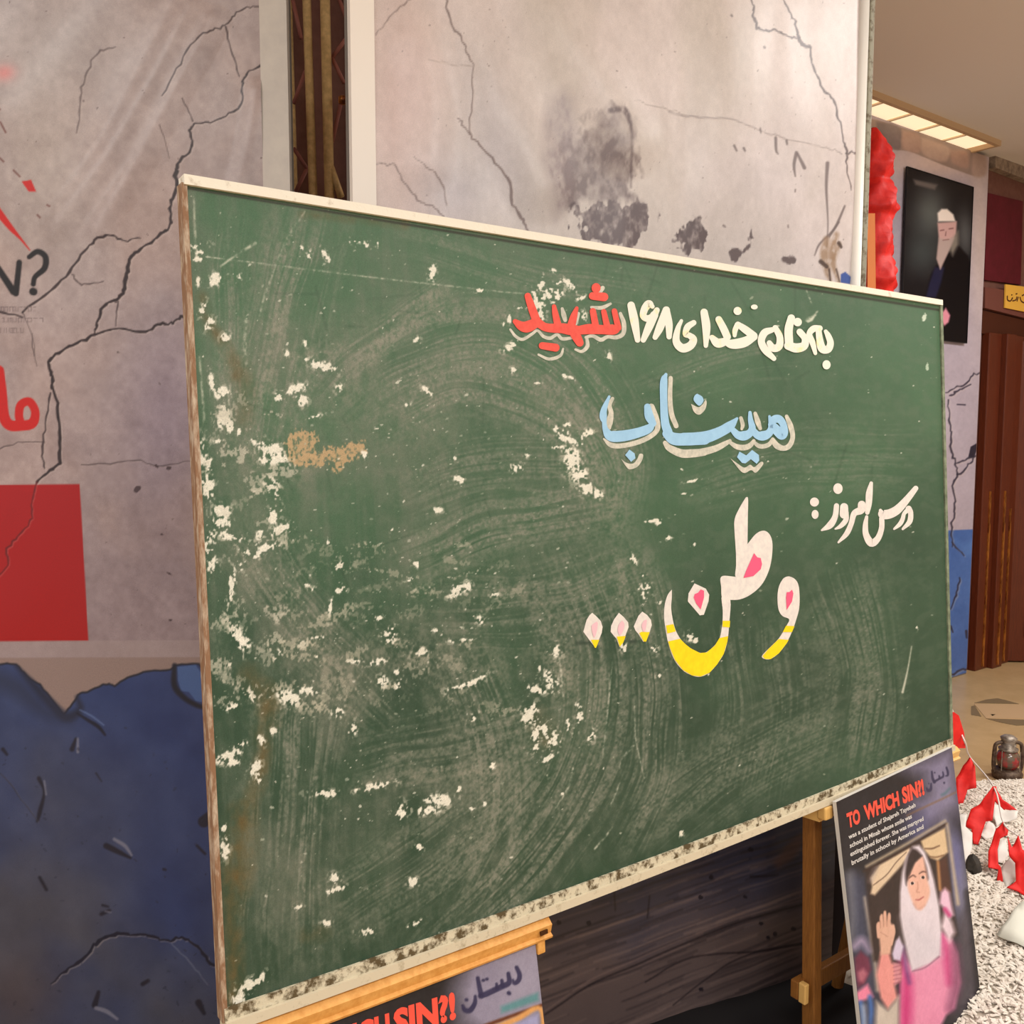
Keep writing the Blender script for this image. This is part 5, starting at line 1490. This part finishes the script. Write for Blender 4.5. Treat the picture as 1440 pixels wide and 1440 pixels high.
# headscarf and face
s.poly(zb_((462, 200), (510, 190), (550, 240), (585, 330), (615, 440), (650, 620), (665, 800), (655, 960), (580, 1020), (460, 1070), (430, 960), (395, 800), (375, 680), (375, 520), (390, 380), (420, 270)), (220, 208, 216), 1, 2.5)
s.poly(zb_((400, 700), (480, 720), (560, 780), (640, 860), (650, 950), (560, 1000), (460, 1050), (430, 940)), (204, 196, 204), .7, 12)
s.line(zb_((460, 1072, 7), (540, 1050, 8), (600, 1010, 8), (650, 970, 6)), color=(150, 96, 122), soft=1.2)
s.poly(zb_((460, 210), (500, 230), (540, 290), (565, 380), (560, 440), (440, 440), (420, 470), (412, 380), (430, 270)), (48, 34, 36), 1, 2.5, smooth=True)
s.poly(zb_((470, 320), (530, 270), (552, 340), (570, 440), (585, 520), (560, 600), (520, 645), (480, 620), (445, 540), (428, 470), (440, 400)), (226, 176, 156), 1, 2, smooth=True)
s.poly(zb_((440, 400), (480, 310), (530, 265), (500, 250), (440, 330)), (44, 32, 34), 1, 2)
for st in ([(440, 420, 6), (465, 402, 9), (485, 412, 6)], [(510, 390, 6), (535, 376, 9), (556, 380, 6)]):
    s.line(zb_(*st), color=(82, 54, 50), soft=1)
for x, y in ((462, 458), (536, 416)):
    q = zb_((x, y))[0]
    s.flake(q[0], q[1], 4.0, 2.4, (236, 214, 206), 1, -.3); s.flake(q[0], q[1], 2.6, 2.5, (52, 34, 34), 1, 0)
s.line(zb_((498, 450, 6), (500, 490, 8), (492, 515, 8), (510, 520, 8)), color=(186, 130, 114), alpha=.8, soft=1.2)
s.line(zb_((485, 572, 6), (510, 572, 10), (540, 552, 6)), color=(168, 84, 84), soft=1)
s.line(zb_((470, 600, 6), (500, 638, 8), (550, 610, 6)), color=(190, 140, 126), alpha=.6, soft=2)
# child at lower left
s.poly(zb_((60, 980), (100, 930), (160, 980), (175, 1060), (130, 1160), (80, 1190), (60, 1080)), (104, 40, 66), 1, 3)
s.line(zb_((60, 900, 40), (110, 860, 50), (160, 930, 20)), color=(168, 150, 178), alpha=.9, soft=6)
s.poly(zb_((80, 1080), (120, 1050), (150, 1090), (120, 1150), (90, 1140)), (172, 100, 116), .9, 3)
s.poly(zb_((70, 1220), (150, 1160), (190, 1250), (80, 1290)), (226, 128, 158), 1, 3)
for st in ([(100, 1290, 26), (120, 1400, 26), (110, 1480, 20)], [(165, 1250, 26), (175, 1340, 30), (170, 1440, 20)]):
    s.line(zb_(*st), color=(62, 104, 170), soft=3)
s.poly(zb_((210, 1280), (290, 1340), (370, 1240), (370, 1500), (200, 1500)), (196, 184, 172), 1, 4)
s.line(zb_((120, 1320, 30), (130, 1480, 26)), color=(170, 176, 190), alpha=.8, soft=4)
s.col += ((n2 - .5) * 12 + (n3 - .5) * 10)[..., None]
INKP = (44, 42, 74)
zt1 = crop(1290, 1060, 20.57)
for st in ([(845, 400, 60), (880, 520, 70), (880, 620, 60), (825, 640, 44)], [(738, 530, 40), (750, 650, 60), (640, 720, 64), (500, 800, 70)], [(630, 640, 50), (650, 710, 60)], [(420, 520, 56), (440, 700, 76), (490, 820, 90)], [(270, 990, 44), (310, 1060, 90), (385, 1030, 84), (400, 860, 44)], [(775, 840, 60), (776, 842, 60)], [(500, 545, 46), (504, 547, 46)], [(330, 860, 40), (332, 862, 40)]):
    s.line(zt1(*st), color=INKP, alpha=.9, soft=.6)
s.line(za((1170, 590, 24), (1210, 570, 30), (1255, 520, 24)), color=(76, 110, 120), alpha=.7, soft=1.5)
P1.finish()
m_head = mat('red_headline_ink', (232, 84, 66), .5, .3)
m_wt = mat('white_text_ink', (214, 210, 206), .5, .3)
for body, x0, x1 in (('TO', 150, 305), ('WHICH', 330, 720), ('SIN?!', 735, 985)):
    f = lambda x: 946 + (x - 150) / (985 - 150) * (575 - 946)
    g = lambda x: 790 + (x - 150) / (985 - 150) * (398 - 790)
    p0 = za((x0 + 20, f(x0 + 20)))[0]; p1 = za((x1, f(x1)))[0]
    q = za((x0, g(x0)))[0]
    P1.text(body, p0, p1, (q[0] - p0[0], q[1] - p0[1]), m_head, 'headline_text', offset=.05)
for body, a, b in (('was a student of Shajareh Tayebeh', (178, 1062), (890, 715)), ('school in Minab whose smile was', (190, 1155), (850, 835)), ('extinguished forever. She was martyred', (196, 1245), (975, 860)), ('brutally in school by America and', (210, 1338), (975, 945))):
    p0, p1 = za(a)[0], za(b)[0]
    P1.text(body, p0, p1, (-1.0, -6.6), m_wt, offset=.022)

# ---- left poster
a2 = math.radians(11)
TRl = on_plane(752, 1320, BTL + BN * .002 + BV * (BH + .05), BN)
Ul = UH
P2 = Poster('photo_poster', TRl - Ul * .52, Ul, .52, .60, a2, 'dark poster with red headline ending SIN?! under the orange easel ledge, bottom edge cut off', 300, 330)
s = P2.s
sh = (330, 300)
n2 = fbm(sh, 14, 3, 72); n3 = fbm(sh, 3, 2, 73)
s.col[:] = np.array([36, 34, 38], np.float32)
s.poly(zb6((980, 520), (1100, 460), (1300, 440), (1320, 1000), (1100, 900), (960, 800), (940, 680)), (136, 130, 150), 1, 22)
s.poly(zb6((1090, 470), (1300, 440), (1310, 760), (1150, 720)), (146, 140, 158), .8, 16)
zt2 = crop(500, 1300, 5.143)
for st in ([(1165, 312, 30), (1185, 360, 34), (1180, 402, 34), (1150, 425, 30), (1138, 400, 14)], [(1105, 355, 28), (1110, 420, 38), (1060, 448, 42), (1000, 477, 42), (940, 505, 42), (905, 517, 40)], [(1058, 405, 24), (1066, 445, 30)], [(1020, 430, 20), (1025, 465, 26)], [(884, 388, 28), (895, 450, 34), (910, 515, 38)], [(775, 588, 24), (792, 620, 36), (830, 620, 38), (862, 570, 32), (866, 520, 22)], [(1108, 496, 30), (1111, 498, 30)], [(922, 404, 22), (926, 404, 22)], [(948, 396, 22), (952, 395, 22)], [(800, 545, 24), (804, 545, 24)]):
    s.line(zt2(*st), color=INKP, alpha=.92, soft=.9)
s.poly(zb6((1120, 735), (1265, 680), (1268, 712), (1122, 762)), (74, 132, 134), .8, 3)
s.line(zb6((1000, 830, 12), (1100, 795, 14), (1280, 730, 12)), color=(96, 50, 30), soft=1.5)
s.line(zb6((1080, 825, 20), (1180, 785, 22), (1275, 745, 18), (1285, 900, 18)), color=(206, 150, 90), soft=2)
s.poly(zb6((1150, 815), (1265, 765), (1275, 950), (1150, 950)), (150, 150, 186), 1, 3)
s.col += ((n2 - .5) * 10 + (n3 - .5) * 10)[..., None]
P2.finish()
q0, q1 = zb6((575, 825))[0], zb6((938, 772))[0]
for body, x0, x1 in (('TO', 150, 330), ('WHICH', 370, 690), ('SIN?!', 705, 945)):
    f = lambda x: 776 + (945 - x) * .315
    p0 = zb6((x0, f(x0)))[0]; p1 = zb6((x1, f(x1)))[0]
    P2.text(body, p0, p1, (-2, -37), m_head, 'headline_text', offset=.05)

# ================================================================== GRAVEL MOUND
GC = np.array([2.02, 2.76])


def rim(th):
    return 1 + .07 * np.sin(3 * th + 2.2) + .05 * np.sin(5 * th + .6) + .03 * np.sin(9 * th)


def gh(x, y):
    d = np.stack([np.asarray(x) - GC[0], np.asarray(y) - GC[1]], -1)
    a = (d @ UH[:2]) / 1.25; b = (d @ NH[:2]) / .95
    q = np.clip(1 - (a * a + b * b) / rim(np.arctan2(b, a)) ** 2, 0, 1)
    return .15 * q ** .75 * (1 + .12 * np.sin(5 * np.asarray(x)) * np.cos(6 * np.asarray(y)))


m_grav = mat('pale_shredded_gravel', (232, 224, 212), .85, .2, noise=(212, 200, 186), scale=25)
m_gbase = mat('gravel_bed', (220, 210, 196), .95, .1, noise=(186, 174, 158), scale=60, bump=.8)
gm = empty('gravel_mound', (GC[0], GC[1], 0))
vs, fs = [], []
ng = 64
for j in range(ng):
    for i in range(ng * 2):
        th = 2 * math.pi * i / (ng * 2); rr = j / (ng - 1) * float(rim(math.atan2(math.sin(th), math.cos(th))))
        p = GC + UH[:2] * 1.25 * rr * math.cos(th) + NH[:2] * .95 * rr * math.sin(th)
        vs.append((p[0], p[1], float(gh(p[0], p[1])) - .004))
for j in range(ng - 1):
    for i in range(ng * 2):
        i2 = (i + 1) % (ng * 2)
        fs.append((j * ng * 2 + i, (j + 1) * ng * 2 + i, (j + 1) * ng * 2 + i2, j * ng * 2 + i2))
bpy.data.objects.remove(gm)
base_o = link('gravel_bed', mesh_from('gravel_bed', vs, fs), m_gbase, smooth=True)
tag(base_o, 'low mound of pale grey gravel on the floor at the right, under the red pennants', 'gravel', kind='stuff')
bm = bmesh.new(); bmesh.ops.create_icosphere(bm, subdivisions=1, radius=1.0)
iv = np.array([v.co for v in bm.verts]); bm.faces.ensure_lookup_table(); bm.verts.index_update()
iff = np.array([[v.index for v in f.verts] for f in bm.faces]); bm.free()
r = np.random.RandomState(3)
NS = 31000
V_, Fx = [], []
cnt = 0
while cnt < NS:
    a, b = r.uniform(-1.15, 1.15), r.uniform(-1.15, 1.15)
    if a * a + b * b > float(rim(math.atan2(b, a))) ** 2: continue
    p = GC + UH[:2] * 1.25 * a + NH[:2] * .95 * b
    px_, py_ = w2p(np.array([p[0], p[1], .1]))
    if px_ < 1206: continue
    near = px_ < 1480
    if not near and r.rand() < .45: continue
    sz = r.uniform(.003, .0062) if near else r.uniform(.005, .009)
    S = np.diag([sz * r.uniform(1.4, 3.8), sz * r.uniform(.7, 1.2), sz * r.uniform(.45, .8)])
    an = r.uniform(0, 6.28); ti = r.uniform(-.5, .5)
    Rz = np.array([[math.cos(an), -math.sin(an), 0], [math.sin(an), math.cos(an), 0], [0, 0, 1]])
    Ry = np.array([[math.cos(ti), 0, math.sin(ti)], [0, 1, 0], [-math.sin(ti), 0, math.cos(ti)]])
    q = (iv * (1 + .25 * (r.rand(len(iv), 1) - .5))) @ (Rz @ Ry @ S).T + np.array([p[0], p[1], float(gh(p[0], p[1])) + sz * .4])
    V_.append(q); Fx.append(iff + cnt * len(iv)); cnt += 1
o = link('gravel', mesh_from('gravel', np.vstack(V_), np.vstack(Fx)), m_grav)
o.parent = base_o; o.location = Vector(o.location) - Vector(base_o.location)
o['kind'] = 'stuff'


def on_mound(x, y, dz=.0):
    r_ = ray(x, y)
    t0, t1 = 1.2, 6.0
    for k in range(400):
        t = t0 + (t1 - t0) * k / 400
        P = CAMP + r_ * t
        if P[2] <= float(gh(P[0], P[1])) + dz:
            return P
    return CAMP + r_ * t1


# ---- pennants
m_pen = mat('red_pennant_cloth', (226, 36, 30), .6, .3, noise=(204, 20, 20), scale=20)
m_str = mat('white_cord', (226, 216, 208), .7, .2)
bu = empty('pennant_bunting', on_mound(1395, 1150), 'string of red cloth pennants trailing from the chalkboard corner over the gravel', 'bunting')
zm = crop(1320, 980, 9.6); zn = crop(1320, 1100, 8.467)


def pennant(pts, lifts, thick=.003, m=m_pen, name='pennant', parent=bu, tilt=.62):
    """cloth patch: pixel outline laid on the mound, each corner lifted above it"""
    lo = max(pts, key=lambda q: q[1])
    g = on_mound(lo[0], lo[1], .006)
    h = CAMP - g; h[2] = 0; h /= np.linalg.norm(h)
    nrm = h * math.sin(tilt) + ZUP * math.cos(tilt)
    P = [on_plane(q[0], q[1], g, nrm) for q in pts]
    c = sum(P) / len(P)
    bm = bmesh.new()
    bv = [bm.verts.new(tuple(p)) for p in P]
    f = bm.faces.new(bv)
    bmesh.ops.triangulate(bm, faces=[f])
    bmesh.ops.subdivide_edges(bm, edges=bm.edges[:], cuts=3, use_grid_fill=True)
    for v in bm.verts:
        v.co += Vector(nrm) * (.007 * math.sin(v.co.x * 60 + v.co.z * 50) * math.cos(v.co.y * 55))
    me = bpy.data.meshes.new(name); bm.to_mesh(me); bm.free()
    o = link(name, me, m, parent, smooth=True)
    md = o.modifiers.new('thick', 'SOLIDIFY'); md.thickness = thick; md.offset = 0
    return o


# first one hangs in the air beside the board end
PP = BTL + BU * (BW + .02) + BN * -.10
def air(pts, name, m):
    q = px_poly(pts, PP, BN)
    return MB().prism(q, BN * .003).build(name, m, bu)


air(zm((150, 230), (190, 200), (260, 250), (330, 480), (350, 690), (180, 690), (150, 600)), 'pennant', m_pen)
pennant(zm((425, 815), (490, 940), (510, 1240), (390, 1245), (330, 1440), (240, 1440), (235, 1100), (330, 930)), (.10, .06, .02, .02, .02, .02, .04, .07))
pennant(zn((640, 60), (690, 60), (640, 460), (560, 460), (470, 750), (410, 740), (390, 570), (310, 530), (380, 340), (500, 240)), (.09, .09, .02, .03, .02, .02, .03, .04, .05, .07))
pennant(zn((680, 60), (760, 210), (940, 335), (780, 330), (640, 190)), (.09, .04, .02, .04, .08))
pennant(zn((770, 480), (830, 560), (820, 640), (730, 680), (700, 800), (710, 960), (740, 1000), (770, 1190), (690, 1190), (710, 1030), (590, 1020), (590, 830), (680, 560)), (.06, .05, .04, .03, .02, .02, .02, .02, .02, .02, .02, .03, .05))
pennant(zn((950, 640), (1000, 800), (1100, 900), (1100, 1400), (940, 1290), (810, 1265), (920, 1170), (910, 950), (840, 880), (820, 640), (870, 770)), (.06, .05, .04, .02, .02, .02, .02, .03, .03, .04, .05))
def pole_top(top, low, tilt=.62):
    g = on_mound(low[0], low[1], .006)
    h = CAMP - g; h[2] = 0; h /= np.linalg.norm(h)
    return on_plane(top[0], top[1], g, h * math.sin(tilt) + ZUP * math.cos(tilt))


cord = [on_plane(*a, PP, BN) for a in zm((165, 140), (240, 340), (310, 510), (365, 640))]
cord += [pole_top(zm((425, 815))[0], zm((330, 1440))[0]), pole_top(zn((660, 62))[0], zn((470, 750))[0]), pole_top(zn((770, 482))[0], zn((770, 1190))[0]), pole_top(zn((950, 642))[0], zn((1100, 1400))[0])]
cord = [np.array(p) for p in smoothpath(cord, 5)]
MB().tube(cord, .0028, 6).build('cord', m_str, bu, smooth=True)
# torn white paper scraps
m_pap = mat('white_paper', (226, 220, 212), .7, .2)
scr = [([(640, 270), (720, 270), (780, 340), (950, 340), (930, 440), (760, 470), (690, 530), (650, 400)], 'white paper scrap between the second and third red pennants'),
       ([(590, 450), (650, 490), (680, 560), (640, 650), (560, 690), (490, 640), (540, 540)], 'small crumpled white paper scrap tucked under a red pennant'),
       ([(740, 690), (800, 680), (830, 870), (760, 960), (705, 960), (700, 800)], 'white paper scrap beside the narrow red pennant'),
       ([(850, 910), (915, 1000), (915, 1180), (800, 1260), (740, 1090), (745, 1000)], 'largest white paper scrap, left of the rightmost red pennant'),
       ([(240, 380), (340, 380), (320, 530), (400, 600), (400, 760), (330, 1050), (290, 900), (260, 600)], 'narrow white paper scrap along the right poster edge')]
for pts, lb in scr:
    o = pennant(zn(*pts), [.015 + .02 * (i % 3 == 0) for i in range(len(pts))], .002, m_pap, 'paper_scrap', None, .35)
    tag(o, lb, 'paper', 'white paper scraps on the gravel')
zo = crop(1340, 1230, 6.86)
o = pennant(zo((420, 570), (640, 280), (800, 200), (800, 760), (690, 690), (560, 640)), [.02, .05, .05, .04, .04, .03], .003, mat('pale_card', (216, 214, 200), .7, .2), 'paper_sheet', None, .4)
tag(o, 'pale folded paper sheet lying on the gravel at the right frame edge', 'paper')
# dark stone
g = on_mound(*zn((410, 1060))[0])
bm = bmesh.new(); bmesh.ops.create_icosphere(bm, subdivisions=2, radius=.03)
for v in bm.verts:
    v.co.z *= 1.5 if v.co.z > 0 else .6
    v.co.x *= .85 - .35 * max(v.co.z, 0) / .045
    v.co += Vector((random.uniform(-1, 1), random.uniform(-1, 1), random.uniform(-1, 1))) * .003
me = bpy.data.meshes.new('stone'); bm.to_mesh(me); bm.free()
for v in me.vertices: v.co += Vector([float(c) for c in g]) + Vector((0, 0, .012))
o = link('stone', me, mat('dark_stone', (74, 68, 62), .85, .2, noise=(56, 52, 48), scale=60))
tag(o, 'dark pointed stone on pale gravel beside the right poster edge', 'stone')

# ================================================================== LANTERN
LB = on_plane(1416, 1094, FLOOR0 + ZUP * .0, ZUP)
LZ = (LB - CAMP) @ F_
k = LZ / FPX                                           # metres per pixel there
la = empty('hurricane_lantern', LB, 'rusty grey hurricane lantern with red glass standing behind the gravel', 'lantern')
m_rust = mat('rusty_tin', (110, 92, 76), .6, .4, .4, noise=(70, 50, 40), scale=70)
m_tin = mat('grey_tin', (176, 164, 150), .45, .5, .5, noise=(110, 98, 88), scale=60)
m_rglass = mat('red_glass', (104, 88, 72), .15, .6, noise=(164, 52, 52), scale=22, contrast=(.46, .56))
H = 62 * k
prof = lambda lst: [(a * k, b * k) for a, b in lst]
MB().lathe(LB, prof([(17, 0), (19, 2), (20, 8), (17, 13), (10, 15)]), 24).build('fuel_tank', m_rust, la, smooth=True)
MB().lathe(LB, prof([(11, 15), (15, 22), (16, 29), (13, 37), (9, 41)]), 24).build('glass_globe', m_rglass, la, smooth=True)
MB().lathe(LB, prof([(12, 40), (13, 43), (9, 45), (10, 49), (8, 50), (10, 55), (11, 58), (7, 61), (3, 62)]), 24).build('chimney', m_tin, la, smooth=True)
for sx in (-1, 1):
    pth = [LB + np.array([sx * 17 * k, 0, 6 * k]), LB + np.array([sx * 20 * k, 0, 20 * k]), LB + np.array([sx * 19 * k, 0, 44 * k]), LB + np.array([sx * 16 * k, 0, 50 * k]), LB + np.array([sx * 9 * k, 0, 52 * k])]
    MB().tube(smoothpath(pth, 6), 2.6 * k, 10).build('side_tube', m_rust, la, smooth=True)
for j in range(4):
    th = j * math.pi / 2 + .6
    MB().tube([LB + np.array([16.5 * k * math.cos(th), 16.5 * k * math.sin(th), zz * k]) for zz in (14, 24, 33, 42)], .7 * k, 6).build('guard_wire', m_tin, la)

# ================================================================== SIGN over the doorway
SP = WALL0 + NH * .045
sg = empty('door_sign', on_plane(1430, 436, SP, NH), 'yellow sign with dark Persian lettering on the lintel over the doorway', 'sign')
MB().prism(px_poly([(1412.5, 400), (1490, 410), (1490, 449), (1411.5, 433)], SP, NH), NH * .008).build('plate', mat('yellow_plate', (232, 178, 72), .45, .35), sg)
mbx = MB()
zq = crop(1370, 200, 5.143)
m_sgt = mat('sign_lettering', (84, 48, 30), .6, .2)
for st in ([(238, 1110), (240, 1140), (262, 1148), (276, 1125)], [(276, 1148), (300, 1140), (308, 1118)], [(308, 1150), (318, 1120)], [(268, 1105), (272, 1104)], [(300, 1098), (308, 1096)], [(330, 1120), (340, 1150), (365, 1160), (372, 1130)], [(345, 1110), (372, 1095)], [(385, 1170), (400, 1130), (410, 1100)], [(430, 1160), (450, 1150), (455, 1110)]):
    pts = px_poly(zq(*st), SP + NH * .0085, NH)
    if len(pts) < 2: continue
    mbx.tube(smoothpath(pts, 4) if len(pts) > 2 else pts, .0045, 6)
mbx.build('lettering', m_sgt, sg)
